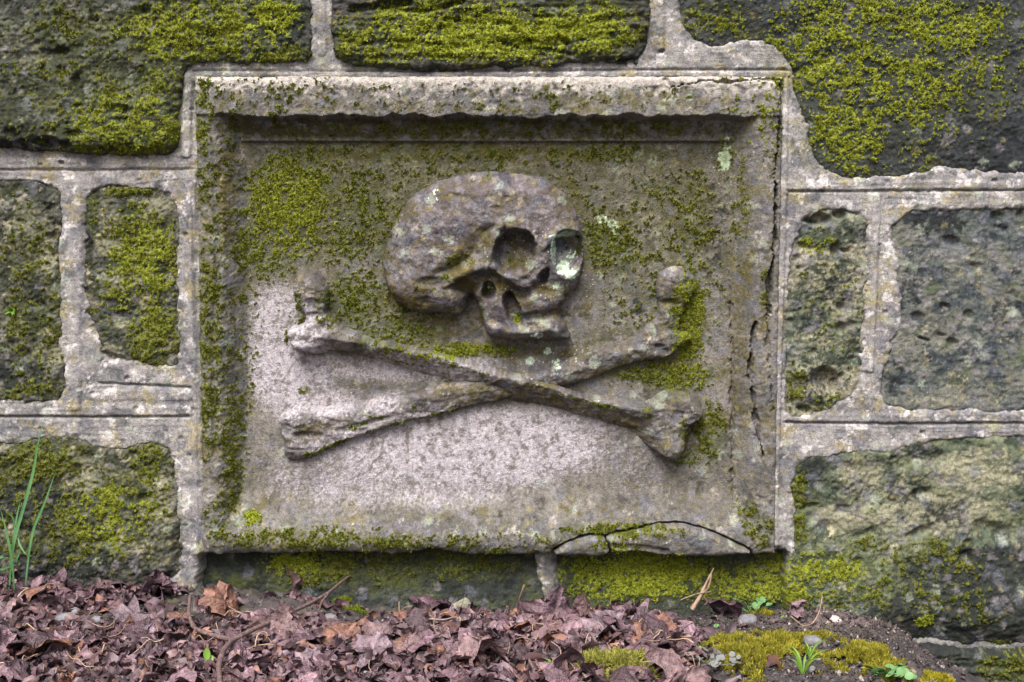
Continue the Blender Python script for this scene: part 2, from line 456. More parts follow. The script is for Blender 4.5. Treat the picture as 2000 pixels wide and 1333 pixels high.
TAN = [(210, 470, 30, 40, .8), (300, 400, 40, 24, .7), (230, 620, 30, 30, .5), (90, 520, 24, 40, .7), (30, 640, 24, 30, .6), (100, 700, 30, 40, .7), (1680, 930, 60, 50, .8), (1820, 1000, 160, 50, .8), (1650, 1010, 70, 30, .8), (1900, 920, 110, 50, .8), (1700, 980, 80, 30, .6), (60, 690, 40, 30, .8), (240, 545, 40, 24, .9), (60, 440, 50, 40, .6), (215, 690, 30, 20, .8), (170, 930, 40, 40, .8), (320, 980, 30, 70, .8),
       (1650, 600, 40, 60, .6), (1600, 660, 50, 24, .6), (1880, 520, 60, 40, .4), (1760, 660, 30, 40, .5), (1850, 780, 160, 20, .5), (60, 100, 40, 40, .5), (230, 190, 60, 24, .4), (300, 420, 40, 30, .5), (1860, 1260, 80, 12, .45)]
STYLES = {   # c0, c1 base tints; dark, pale and olive: (tint, cover)
    'topleft':  dict(c0=lin(80, 81, 72), c1=lin(58, 60, 56), dark=(lin(23, 24, 24), .54), pale=(lin(128, 126, 112), .22), olive=(lin(84, 80, 48), .3), spot=0.15),
    'topmid':   dict(c0=lin(64, 62, 62), c1=lin(50, 50, 50), dark=(lin(24, 24, 23), .36), pale=(lin(110, 104, 104), .15), olive=(lin(78, 70, 36), .4), spot=.1),
    'topright': dict(c0=lin(54, 56, 59), c1=lin(45, 47, 51), dark=(lin(30, 31, 34), .28), pale=(lin(96, 98, 92), .14), olive=(lin(80, 78, 54), .2), spot=.08),
    'left':     dict(c0=lin(92, 90, 78), c1=lin(68, 69, 62), dark=(lin(23, 25, 23), .55), pale=(lin(158, 148, 128), .36), olive=(lin(84, 82, 50), .25), spot=.25),
    'right':    dict(c0=lin(128, 124, 106), c1=lin(98, 102, 88), dark=(lin(40, 49, 42), .52), pale=(lin(156, 148, 128), .28), olive=(lin(76, 82, 58), .3), spot=.25),
    'rightbig': dict(c0=lin(100, 100, 92), c1=lin(80, 85, 82), dark=(lin(48, 54, 60), .48), pale=(lin(146, 138, 118), .2), olive=(lin(72, 80, 58), .3), spot=.3),
    'lowright': dict(c0=lin(106, 110, 88), c1=lin(80, 88, 72), dark=(lin(48, 57, 46), .5), pale=(lin(164, 156, 132), .26), olive=(lin(86, 90, 60), .4), spot=.25),
    'plinth':   dict(c0=lin(64, 68, 58), c1=lin(48, 52, 47), dark=(lin(34, 37, 36), .4), pale=(lin(110, 114, 98), .15), olive=(lin(66, 70, 34), .4), spot=.1),
    'panel':    dict(c0=lin(112, 107, 100), c1=lin(94, 90, 85), dark=(lin(60, 58, 54), .32), pale=(lin(150, 140, 130), .2), olive=(lin(88, 80, 46), .35), spot=.35),
    'frame':    dict(c0=lin(112, 108, 101), c1=lin(92, 89, 83), dark=(lin(84, 82, 86), .36), pale=(lin(164, 158, 148), .3), olive=(lin(108, 100, 66), .26), spot=.5),
    'skull':    dict(c0=lin(98, 90, 90), c1=lin(80, 73, 71), dark=(lin(64, 61, 69), .42), pale=(lin(158, 150, 140), .18), olive=(lin(84, 76, 50), .4), spot=.75),
    'bone':     dict(c0=lin(108, 101, 96), c1=lin(86, 80, 74), dark=(lin(66, 64, 67), .42), pale=(lin(168, 162, 152), .3), olive=(lin(100, 92, 52), .32), spot=.5),
    'mortar':   dict(c0=lin(143, 139, 136), c1=lin(120, 117, 117), dark=(lin(88, 88, 90), .36), pale=(lin(192, 186, 184), .42), olive=(lin(140, 130, 96), .38), spot=.35),
}

def paint(U, V, style, seed):
    S = STYLES[style]
    n1 = fbm(U/150, V/120, seed+1, 3)
    n2 = fbm(U/48, V/40, seed+2, 5, .6)
    n3 = fbm(U/17, V/15, seed+3, 4, .6)
    n4 = fbm(U/5.5, V/5.5, seed+4, 3, .6)
    n5 = fbm(U/60, V/45, seed+5, 5, .62)
    n6 = fbm(U/38, V/34, seed+6, 5, .62)
    c = S['c0']+(S['c1']-S['c0'])*sm(-.35, .35, n1+.5*n2)[..., None]
    def over(c, col, w):
        return c+(np.asarray(col)-c)*w[..., None]
    col, cov = S['olive']
    c = over(c, col, .8*sm(.42-cov, .75-cov, n5*.9+.3*n3+.15*n4))
    col, cov = S['dark']
    c = over(c, col, .85*sm(.5-cov, .72-cov, n2*.8+.35*n3+.25*n4))
    col, cov = S['pale']
    c = over(c, col, .85*sm(.58-cov, .8-cov, n6*.8+.35*n3+.3*n4))
    g = blobs(U, V, TAN)
    if style not in ('mortar', 'panel', 'frame', 'skull', 'bone'):
        c = over(c, lin(142, 138, 116), .75*sm(.3, .6, g*.8+.3*n3+.25*n4+.2*n2)*sm(.04, .3, g))
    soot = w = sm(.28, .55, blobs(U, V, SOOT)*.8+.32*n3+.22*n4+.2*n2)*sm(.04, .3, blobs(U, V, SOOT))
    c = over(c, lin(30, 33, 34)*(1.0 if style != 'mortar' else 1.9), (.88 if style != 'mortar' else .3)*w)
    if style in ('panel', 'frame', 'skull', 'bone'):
        g = blobs(U, V, ALGAE_SHADE)
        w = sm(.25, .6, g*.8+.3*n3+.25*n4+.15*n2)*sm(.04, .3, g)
        c = over(c, lin(84, 75, 34)*np.where((V > 222) & (V < 282), .5, 1.0)[..., None], .8*w)  # algae stain, darkened further in the top rail's hollow to paint in its shade
    # lichen rosettes: round patches of grey, bluish and ochre
    if S['spot']:
        for k, (sc, cl) in enumerate(((34, lin(96, 97, 106)), (22, lin(126, 120, 124)), (15, lin(140, 128, 84)), (26, lin(160, 168, 150)))):
            d, i = worley(U/sc+.35*n3, V/sc+.35*n2, seed+40+k)
            amt = S['spot']*(1.0, .9, .22, .2)[k]
            w = (1-sm(.2, .5, d+.3*n4+.12*n3))*(i < amt)
            c = over(c, cl, (.55, .5, .4, .4)[k]*w)
    # chalky bloom on the sunk panel and bones
    if style in ('panel', 'bone'):
        p = blobs(U, V, PALE)
        w = sm(.3, .62, p*.85+.2*n3+.3*n4)*sm(.05, .4, p)
        c = over(c, lin(172, 165, 170), .85*w)
        c = over(c, lin(106, 99, 96), .85*w*sm(.05, .3, n3*.75+.45*n4+.3*n2))
        st = fbm(U/26, V/150, seed+14, 3)+.35*n2
        c = over(c, lin(92, 88, 76), .55*sm(.08, .5, st)*(1-.55*w))
    wl = blobs(U, V, WHITE)
    w = sm(.4, .55, wl+.42*n4+.22*n3)*(wl > .06)
    c = over(c, lin(188, 206, 182)*(1+.6*np.clip(n4, -1, 1))[..., None], .9*w)
    sp = fbm(U/2.6, V/2.6, seed+9, 2)
    c = over(c, lin(210, 220, 205), .7*sm(.66, .78, sp)*sm(.1, .4, blobs(U, V, [(1100, 500, 60, 70, 1), (1000, 520, 60, 60, .8), (1090, 560, 70, 40, .9), (1060, 700, 90, 40, .8), (1420, 320, 26, 50, 1), (1150, 800, 80, 30, .6)])))
    m = blobs(U, V, MOSS)
    if style in ('skull', 'bone'):
        m = m*(.72 if style == 'skull' else .95)
    if style not in ('skull', 'bone', 'mortar'):
        m = np.maximum(m, blobs(U, V, MOSS_SPARSE)*(.5 if style == 'frame' else 1))
    cw, ci = worley(U/13+.5*n4, V/11+.5*n3, seed+12)
    thr = .55+.55*n2+.70*n3+.62*n4+.5*(cw-.45)
    thr = thr+{'topright': .09, 'topmid': .07, 'left': .04, 'topleft': .03}.get(style, 0)
    moss = sm(-.07, .17, m*1.04-thr)*sm(.05, .25, m)
    c = over(c, lin(76, 82, 42), {'mortar': .24, 'topright': .2, 'topmid': .4, 'topleft': .42, 'left': .42, 'plinth': .5, 'lowright': .4, 'skull': .3, 'bone': .3, 'frame': .26, 'panel': .46}.get(style, .26)*sm(.08, .6, m+.3*n3+.2*n2)*(1-.8*soot))
    if style == 'mortar':
        moss = moss*.12
    hue = np.clip(blobs(U, V, BRIGHT)*.95+.3*n3+.2*n2+.27, 0, 1)
    return np.clip(c, .006, .9), np.clip(moss*(1-.9*w), 0, 1), hue, (n1, n2, n3, n4)

# ---- moss shoots: small real blades on the mossy places
def moss_shoots(U, V, D, d0, moss, hue, keep, n, parent, seed, size=3.7):
    rng = np.random.default_rng(seed)
    p = (moss**2.2*keep).ravel()
    if p.sum() < 40:
        return None
    n = int(min(n, p.sum()*0.40))
    pick = rng.choice(p.size, n, p=p/p.sum())
    du = (U[0, 1]-U[0, 0]); 
    u = U.ravel()[pick]+rng.uniform(-.5, .5, n)*du; v = V.ravel()[pick]+rng.uniform(-.5, .5, n)*du
    gy, gx = np.gradient(D, du)
    nx = -gx.ravel()[pick]; nz = gy.ravel()[pick]
    x, _, z = wall_xyz(u, v, d0)
    base = np.stack([x, -(D.ravel()[pick])/1000, z], -1)
    N = np.stack([nx, -np.ones(n), nz], -1)
    N = N/np.linalg.norm(N, axis=1)[:, None]+np.array([0, 0, .35])
    h = hue.ravel()[pick]
    K = 4
    vs_, cs_ = [], []
    for k in range(K):
        dr = N*1.0+rng.normal(0, .75, (n, 3))
        dr /= np.linalg.norm(dr, axis=1)[:, None]
        sd = np.cross(dr, rng.normal(0, 1, (n, 3)))
        sd /= np.linalg.norm(sd, axis=1)[:, None]+1e-9
        L = (size/1000)*rng.uniform(.6, 1.35, (n, 1))
        w = (size/1000)*rng.uniform(.22, .42, (n, 1))
        b0 = base-dr*L*.15
        vs_.append(np.stack([b0-sd*w, b0+sd*w, b0+dr*L+sd*w*.6, b0+dr*L*.85-sd*w*.6], 1))
        dk = lin(70, 76, 26); br = lin(150, 160, 46)
        t = np.clip(h+rng.normal(0, .16, n), 0, 1)[:, None]
        cc = dk+(br-dk)*t
        ol = rng.random(n)[:, None] < .12
        cc = np.where(ol, lin(128, 112, 40), cc)*rng.uniform(.7, 1.3, (n, 1))
        cs_.append(np.repeat(cc[:, None, :], 4, 1))
    P = np.concatenate(vs_).reshape(-1, 3)
    Cc = np.concatenate(cs_).reshape(-1, 3)
    F = np.arange(len(P)).reshape(-1, 4)
    o = link('moss', mesh_np('moss', P, F, {'tint': Cc}, smooth=False), M_MOSS, parent)
    return tag(o, kind='stuff')

# ================================================================ the wall: stones
wall = empty('stone_wall', (0, 0, 0))
tag(wall, 'old mossy sandstone block wall with wide pale mortar joints around the carved plaque', 'wall', kind='thing')

TL = [(-260, -160), (600, -160), (604, 0), (612, 60), (606, 118), (570, 122), (500, 122), (420, 120), (372, 128), (357, 150), (352, 215), (350, 270), (345, 298),
      (290, 304), (215, 304), (140, 298), (90, 290), (-260, 288)]
TM = [(655, -160), (1262, -160), (1268, 0), (1270, 50), (1256, 105), (1240, 126), (1150, 122), (1080, 128), (960, 134), (850, 138), (740, 134), (680, 126), (652, 110), (648, 40)]
TR = [(1318, -160), (2300, -160), (2300, 338), (1960, 342), (1900, 336), (1840, 330), (1790, 342), (1720, 350), (1660, 352), (1620, 340), (1592, 318), (1582, 285), (1572, 240), (1556, 200), (1545, 160), (1540, 130), (1520, 95), (1480, 82), (1440, 80), (1400, 100), (1360, 80), (1335, 55), (1322, 20)]
L1 = [(-260, 356), (60, 350), (118, 362), (122, 430), (117, 490), (121, 560), (119, 640), (126, 720), (131, 770), (110, 786), (40, 784), (-260, 786)]
L2 = [(166, 380), (200, 362), (300, 366), (345, 380), (350, 450), (346, 540), (352, 620), (352, 690), (348, 718), (310, 718), (270, 706), (230, 712), (196, 700), (190, 660), (165, 600), (162, 500), (166, 430)]
LL = [(-260, 880), (0, 868), (60, 858), (120, 848), (150, 850), (165, 866), (220, 878), (300, 862), (338, 880), (345, 940), (350, 1010), (356, 1080), (350, 1120), (330, 1150), (200, 1210), (-260, 1230)]
R1 = [(1562, 440), (1575, 420), (1610, 406), (1660, 412), (1695, 425), (1699, 470), (1695, 530), (1690, 590), (1684, 650), (1688, 700), (1684, 745), (1660, 775), (1620, 802), (1570, 818), (1536, 820), (1530, 760), (1534, 700), (1530, 640), (1536, 560), (1545, 490)]
R2 = [(1738, 432), (1780, 412), (1830, 404), (1900, 408), (1960, 406), (2300, 404), (2300, 806), (1960, 806), (1860, 806), (1770, 804), (1722, 790), (1716, 755), (1728, 700), (1752, 650), (1758, 590), (1752, 520), (1738, 480)]
LR = [(1556, 905), (1590, 892), (1640, 884), (1690, 880), (1740, 884), (1780, 868), (1850, 856), (1920, 852), (2300, 850), (2300, 1250), (1900, 1262), (1780, 1240), (1700, 1260), (1590, 1250), (1540, 1220), (1535, 1130), (1548, 1090), (1550, 1000), (1545, 950)]
BR = [(1700, 1262), (1780, 1252), (1900, 1272), (2300, 1262), (2300, 1420), (1700, 1420)]
P1 = [(392, 1060), (1040, 1060), (1052, 1110), (1066, 1170), (1070, 1280), (380, 1280), (380, 1140)]
P2 = [(1086, 1060), (1538, 1060), (1542, 1110), (1546, 1280), (1092, 1280), (1094, 1180), (1088, 1120)]
# blocks outside the photograph, so that the wall goes on
OUT = [[(-1000, -160), (-300, -160), (-300, 280), (-1000, 280)], [(-1000, 330), (-640, 330), (-640, 780), (-1000, 780)], [(-600, 330), (-300, 350), (-300, 790), (-600, 780)],
       [(-1000, 830), (-300, 850), (-300, 1250), (-1000, 1250)], [(2340, -160), (3000, -160), (3000, 335), (2340, 335)], [(2340, 400), (2700, 400), (2700, 810), (2340, 810)],
       [(2740, 400), (3000, 400), (3000, 810), (2740, 810)], [(2340, 860), (3000, 860), (3000, 1420), (2340, 1420)],
       [(-1000, -560), (-420, -560), (-420, -200), (-1000, -200)], [(-380, -560), (330, -560), (330, -200), (-380, -200)], [(370, -560), (900, -560), (900, -200), (370, -200)],
       [(940, -560), (1580, -560), (1580, -200), (940, -200)], [(1620, -560), (2250, -560), (2250, -200), (1620, -200)], [(2290, -560), (3000, -560), (3000, -200), (2290, -200)]]
TLs, TMs, TRs, L1s, L2s, LLs, R1s, R2s, LRs, BRs, P1s, P2s = [smooth_poly(p, 1) for p in (TL, TM, TR, L1, L2, LL, R1, R2, LR, BR, P1, P2)]
ALLST = [TLs, TMs, TRs, L1s, L2s, LLs, R1s, R2s, LRs, BRs, P1s, P2s]

def warp(U, V, seed=500, a=6.5):
    return (U+a*fbm(U/34, V/34, seed, 3, .6)+a*.55*fbm(U/11, V/11, seed+1, 3, .6)*sm(-.25, .4, fbm(U/70, V/70, seed+4, 2)), V+a*fbm(U/34, V/34, seed+2, 3, .6)+a*.55*fbm(U/11, V/11, seed+3, 3, .6)*sm(-.25, .4, fbm(U/70, V/70, seed+4, 2)))

def pits(U, V, seed, sc, amount, sy=.75):
    d, i = worley(U/sc, V/(sc*sy), seed)
    return (1-sm(.1, .42, d))*(i < amount)*(.4+.6*i/max(amount, .01))

def stone(poly, style, seed, step=2.5, base=-6, edge=10, R=26, rough=3.0, fine=1.2, extra=None, mossn=9000, pit=None, layer=0, label=None):
    us = [p[0] for p in poly]; vs2 = [p[1] for p in poly]
    big = step > 4
    U, V = grid(max(min(us)-18, -1020), min(max(us)+18, 3020), max(min(vs2)-18, -580), max(vs2)+18, step)
    wu, wv = warp(U, V)
    s = sdf_poly(wu, wv, poly)
    tint, moss, hue, (n1, n2, n3, n4) = paint(U, V, style, seed)
    e = np.clip(s/R, 0, 1)
    D = base+edge*np.sqrt(np.clip(1-(1-e)**2, 0, 1))
    D += rough*1.6*fbm(U/85, V/65, seed+20, 3)+rough*.85*fbm(U/24, V/20, seed+21, 4, .55)+fine*fbm(U/8, V/7.5, seed+22, 4, .65)*2.3
    if layer:
        D += layer*fbm(U/150, V/11, seed+23, 3, .6)*1.6
        D += layer*1.1*(np.abs(fbm(U/90, V/24+.4*n2, seed+24, 3))-.25)*-2
    if pit:
        sc, am, dep = pit
        D -= dep*pits(U, V, seed+30, sc, am)*sm(2, 14, s)
        D -= dep*.4*pits(U, V, seed+31, sc*.45, am*.8)*sm(2, 10, s)
    if extra is not None:
        D = extra(U, V, D, s)
    # moss cushions stand proud of the stone
    cd_, _ = worley(U/9+.3*n4, V/8+.3*n3, seed+33)
    D += moss*(1.6+2.8*(1-np.clip(cd_/.7, 0, 1))**.8)
    D = np.where(s < 0, D+s*5.5, D)
    D = np.maximum(D, -75)
    keep = s > -13
    o = field('stone', U, V, D, 0, keep, M_STONE, wall, {'tint': tint, 'moss': moss, 'mosshue': hue})
    if label: o['label'] = label
    if not big and mossn:
        moss_shoots(U, V, D, 0, moss, hue, (s > 1)*((U > -80) & (U < 2080) & (V > -60)), mossn, o, seed)
    return o

def x_tl(U, V, D, s):
    D = D+17*sm(150, 290, V)*sm(0, 26, s)+6*sm(600, 200, U)
    for cx, cy, rx, ry, dp in ((128, 102, 13, 8, 14), (155, 160, 9, 11, 12), (240, 215, 22, 9, 14), (35, 262, 14, 9, 14), (100, 278, 22, 10, 18), (155, 262, 16, 6, 14), (60, 110, 18, 10, 6), (290, 20, 12, 8, 9),
                               (225, 200, 10, 12, 8), (245, 235, 18, 7, 10), (320, 252, 9, 7, 9), (190, 40, 10, 6, 10), (135, 282, 14, 6, 12)):
        D -= dp*hole(U, V, cx, cy, rx, ry, 0, 2, .5)
    return D
def x_tm(U, V, D, s):
    D = D+5
    for pts, w, dp in (([(690, 20), (760, 12), (800, 6)], 7, 16), ([(750, 20), (830, 24), (870, 14), (905, 4)], 5, 12), ([(870, 40), (900, 42)], 5, 9), ([(1045, 36), (1075, 34)], 4, 8),
                       ([(1090, 75), (1105, 84)], 6, 14), ([(1210, 118), (1235, 120)], 5, 18), ([(1240, 60), (1252, 80)], 5, 7), ([(985, 90), (1080, 100), (1130, 112)], 4, 6), ([(700, 90), (760, 80), (840, 88)], 4, 5)):
        D -= dp*(1-sm(w*.4, w*1.5, dist_line(U, V, pts)))
    return D
def x_tr(U, V, D, s):
    D = D-6+5*sm(0, 120, s)
    D -= 5*(1-sm(3, 14, dist_line(U, V, [(1556, 142), (1600, 125), (1622, 108)])))
    return D
def x_r1(U, V, D, s):
    for cx, cy, rx, ry, dp in ((1590, 426, 28, 11, 26), (1640, 420, 12, 8, 18), (1632, 488, 8, 14, 18), (1650, 490, 10, 4, 9), (1561, 524, 5, 4, 10), (1642, 640, 9, 9, 14), (1612, 742, 24, 20, 26), (1632, 760, 8, 16, 16), (1668, 690, 12, 22, 8), (1572, 802, 14, 8, 12), (1645, 600, 10, 10, 6)):
        D -= dp*hole(U, V, cx, cy, rx, ry, 10, 2, .45)
    D += 5*hole(U, V, 1590, 770, 26, 18, 0, 2, .6)
    return D
def x_r2(U, V, D, s):
    for cx, cy, rx, ry, dp in ((1858, 472, 16, 9, 12), (1792, 620, 11, 9, 12), (1845, 600, 9, 7, 9), (1860, 670, 10, 8, 13), (1805, 663, 12, 2.5, 12), (1893, 616, 9, 8, 10), (1950, 425, 12, 9, 10), (1955, 448, 12, 8, 8), (1840, 655, 8, 3, 6), (1992, 420, 6, 10, 9), (1910, 520, 12, 6, 6), (1985, 600, 10, 10, 7)):
        D -= dp*hole(U, V, cx, cy, rx, ry, 15, 2, .6)
    return D
def x_lr(U, V, D, s):
    D = D+22*sm(1040, 1220, V)*sm(0, 60, s)
    for cx, cy, rx, ry, dp in ((1798, 965, 20, 9, 10), (1795, 1040, 20, 8, 13), (1920, 1030, 18, 16, 14), (1960, 1045, 20, 14, 9), (1645, 995, 12, 10, 10), (1885, 1085, 14, 10, 12), (1890, 1060, 10, 6, 8), (1580, 990, 16, 5, 10), (1675, 1096, 9, 8, 11), (1610, 1030, 18, 12, 7), (1760, 905, 40, 14, 6)):
        D -= dp*hole(U, V, cx, cy, rx, ry, -15, 2, .6)
    return D
def x_plinth(U, V, D, s):
    return D-46+10*sm(1100, 1200, V)
def x_ll(U, V, D, s):
    return D+14*sm(900, 1100, V)*sm(0, 50, s)-8*sm(1100, 1150, V)
def x_br(U, V, D, s):
    return D+20
def x_l2(U, V, D, s):
    D = D-2
    D -= 14*(1-sm(4, 12, dist_line(U, V, [(205, 695), (235, 704)])))
    return D

stone(TLs, 'topleft', 101, base=2, edge=16, R=40, rough=5, fine=1.8, extra=x_tl, mossn=11000, pit=(42, .22, 7), layer=1.2, label='broad olive grey stone with pitted lower edge')
stone(TMs, 'topmid', 131, base=0, edge=14, R=24, rough=5, fine=1.8, extra=x_tm, mossn=9000, pit=(40, .12, 6), layer=3.2, label='stone almost covered in bright moss')
stone(TRs, 'topright', 161, base=-2, edge=6, R=24, rough=3.2, fine=1.5, extra=x_tr, mossn=11000, pit=(60, .08, 3), label='charcoal stone with moss patches')
stone(L1s, 'left', 191, base=-4, edge=6, R=14, rough=4, fine=2, mossn=4000, pit=(36, .2, 7))
stone(L2s, 'left', 221, base=-4, edge=5, R=12, rough=3.4, fine=1.8, extra=x_l2, mossn=5000, pit=(36, .14, 5))
stone(LLs, 'left', 251, base=-4, edge=12, R=30, rough=5, fine=2.2, extra=x_ll, mossn=8000, pit=(40, .2, 7))
stone(R1s, 'right', 281, base=-7, edge=5, R=12, rough=4.2, fine=1.6, extra=x_r1, mossn=1600, pit=(34, .25, 8), label='narrow greenish stone with eaten hollows')
stone(R2s, 'rightbig', 311, base=-6, edge=4, R=14, rough=2.2, fine=1.3, extra=x_r2, mossn=900, pit=(44, .10, 5), layer=.6)
stone(LRs, 'lowright', 341, base=-3, edge=6, R=20, rough=4, fine=1.6, extra=x_lr, mossn=5000, pit=(60, .14, 7))
stone(BRs, 'plinth', 371, base=-4, edge=12, R=16, rough=5, fine=1.8, extra=x_br, mossn=1200, layer=4)
stone(P1s, 'plinth', 401, base=-4, edge=8, R=26, rough=3.4, fine=1.5, extra=x_plinth, mossn=3600)
stone(P2s, 'plinth', 431, base=-2, edge=8, R=26, rough=3.4, fine=1.5, extra=x_plinth, mossn=6500)
for k, p in enumerate(OUT):
    stone(smooth_poly(p, 2), ('topleft', 'left', 'right', 'lowright')[k % 4], 1000+37*k, step=8, base=-4, edge=14, R=40, rough=5, fine=1, mossn=0)

# ================================================================ the wall: mortar
PLQ = [(384, 152), (1529, 152), (1514, 1082), (397, 1080)]
GROOVES = [  # struck lines (u, v), width, depth
    ([(-300, 331), (120, 333), (160, 334), (380, 330)], 3.0, 4), ([(378, 138), (620, 140), (1000, 139), (1250, 137), (1538, 137)], 2.6, 5.5),
    ([(195, 748), (260, 752), (372, 757)], 2.6, 6), ([(-300, 811), (160, 815), (368, 814)], 2.6, 6), ([(1540, 374), (1720, 373), (2300, 371)], 2.8, 6), ([(1535, 825), (1720, 828), (2300, 826)], 2.8, 6),
    ([(1541, 150), (1537, 372)], 2.4, 4), ([(379, 160), (375, 300), (386, 700), (392, 1080)], 2.0, 4), ([(1537, 380), (1524, 820), (1520, 1080)], 2.2, 4), ([(160, 745), (160, 815)], 2, 3), ([(168, 372), (350, 352)], 2, 2)]
BEADS = [  # raised ribbon of the pointing
    ([(368, 150), (364, 300)], 9, 5), ([(378, 330), (377, 560), (386, 800), (389, 1080)], 6, 6), ([(366, 400), (370, 700)], 10, 3), ([(400, 145), (1000, 147), (1528, 145)], 6, 4), ([(1536, 160), (1531, 380), (1520, 700), (1516, 1060)], 7, 6),
    ([(-300, 320), (370, 320)], 9, 2.0), ([(150, 355), (146, 790)], 12, 3), ([(1712, 385), (1706, 520), (1698, 720)], 8, 5), ([(1540, 364), (2300, 361)], 9, 2.5),
    ([(1535, 816), (2300, 816)], 8, 2.0), ([(-300, 800), (370, 803)], 9, 2), ([(628, -100), (628, 100)], 9, 4), ([(1288, -100), (1286, 90)], 10, 4), ([(180, 770), (370, 772)], 10, 2.5)]

def mortar(u0, u1, v0, v1, step, fine=True):
    U, V = grid(u0, u1, v0, v1, step)
    wu, wv = warp(U, V)
    s = np.full(U.shape, -1e9)
    polys = ALLST if fine else ALLST+OUT
    for p in polys:
        s = np.maximum(s, sdf_poly(wu, wv, p))
    sp = sdf_poly(U, V, PLQ)
    tint, moss, hue, (n1, n2, n3, n4) = paint(U, V, 'mortar', 900)
    D = 2.5+3.0*fbm(U/90, V/70, 910, 3)+1.1*fbm(U/17, V/17, 911, 4, .6)+.6*n4
    lev = np.maximum.reduce([np.exp(-((V-c_)/w_)**2)*((U > a_) & (U < b_)) for c_, w_, a_, b_ in ((152, 22, 400, 1540), (110, 22, 1340, 1530), (322, 22, -300, 370), (775, 26, 180, 372), (800, 16, -300, 150), (832, 26, -300, 370), (362, 14, 1560, 2300), (392, 16, 1720, 2300), (812, 12, 1720, 2300), (842, 20, 1560, 2300))])
    D += 1.5*lev*fbm(U/80, V/3.4, 912, 2)          # trowel and brush lines
    dl = np.zeros_like(D)
    for pts, w, h in BEADS:
        dd = dist_line(wu*.25+U*.75, wv*.25+V*.75, pts)
        D += h*(1-sm(w*.7, w*1.25, dd))
    for pts, w, h in GROOVES:
        dd = dist_line(U+1.5*n3, V+1.5*n3, pts)
        D -= h*(1-sm(w*.4, w*1.2, dd))
    # lip of mortar smeared on the stones' edges
    D += 1.6*np.exp(-((s+5)/6)**2)*sm(-.2, .3, n2)-3.0*sm(-16, 0, s)*sm(-.1, .35, n3)
    pit_ = pits(U, V, 921, 30, .10)
    D -= 5*(pit_ > .75)*pit_
    for cx, cy in ((1293, 100), (121, 318), (1289, 157)):
        D -= 9*hole(U, V, cx, cy, 5, 4, 0, 2, .4)
    # the course below the plaque lies deeper
    rec = sm(1074, 1090, V)*sm(398, 412, U)*(1-sm(1532, 1546, U))
    D -= 46*rec
    D += 12*rec*hole(U, V, 1064, 1130, 26, 60, 0, 2, .5)
    D = np.where(s > 0, D-s*(1.0+1.6*sm(-.3, .4, n2))-np.maximum(0, s-6)*4, D)
    D = np.where(sp > 3, D-(sp-3)*5, D)
    D = np.maximum(D, -90)
    keep = (s < 16) & (sp < 20)
    if not fine:
        keep &= ~((U > -110) & (U < 2110) & (V > -40) & (V < 1420))
    return field('mortar', U, V, D, 0, keep, M_STONE, wall, {'tint': tint, 'moss': moss, 'mosshue': hue})
mortar(-120, 2120, -50, 1430, 2.5)
mo = mortar(-1020, 3020, -580, 1430, 9, fine=False)
mo.location.y += 0.001

# ================================================================ the plaque
plaque = empty('carved_plaque', (0, 0, 0.05))
bpy.context.view_layer.update()
tag(plaque, 'weathered stone plaque carved with a skull over crossed bones in a moulded frame', 'plaque')

def lerp(a, b, t):
    return a+(b-a)*t

FRAG1 = smooth_poly([(1074, 1079), (1100, 1060), (1140, 1044), (1178, 1043), (1184, 1058), (1193, 1080), (1160, 1086), (1110, 1084)], 1)
FRAG2 = smooth_poly([(1181, 1043), (1230, 1034), (1290, 1024), (1326, 1022), (1380, 1034), (1430, 1056), (1474, 1078), (1440, 1084), (1310, 1086), (1262, 1076), (1240, 1074), (1196, 1080), (1188, 1062)], 1)

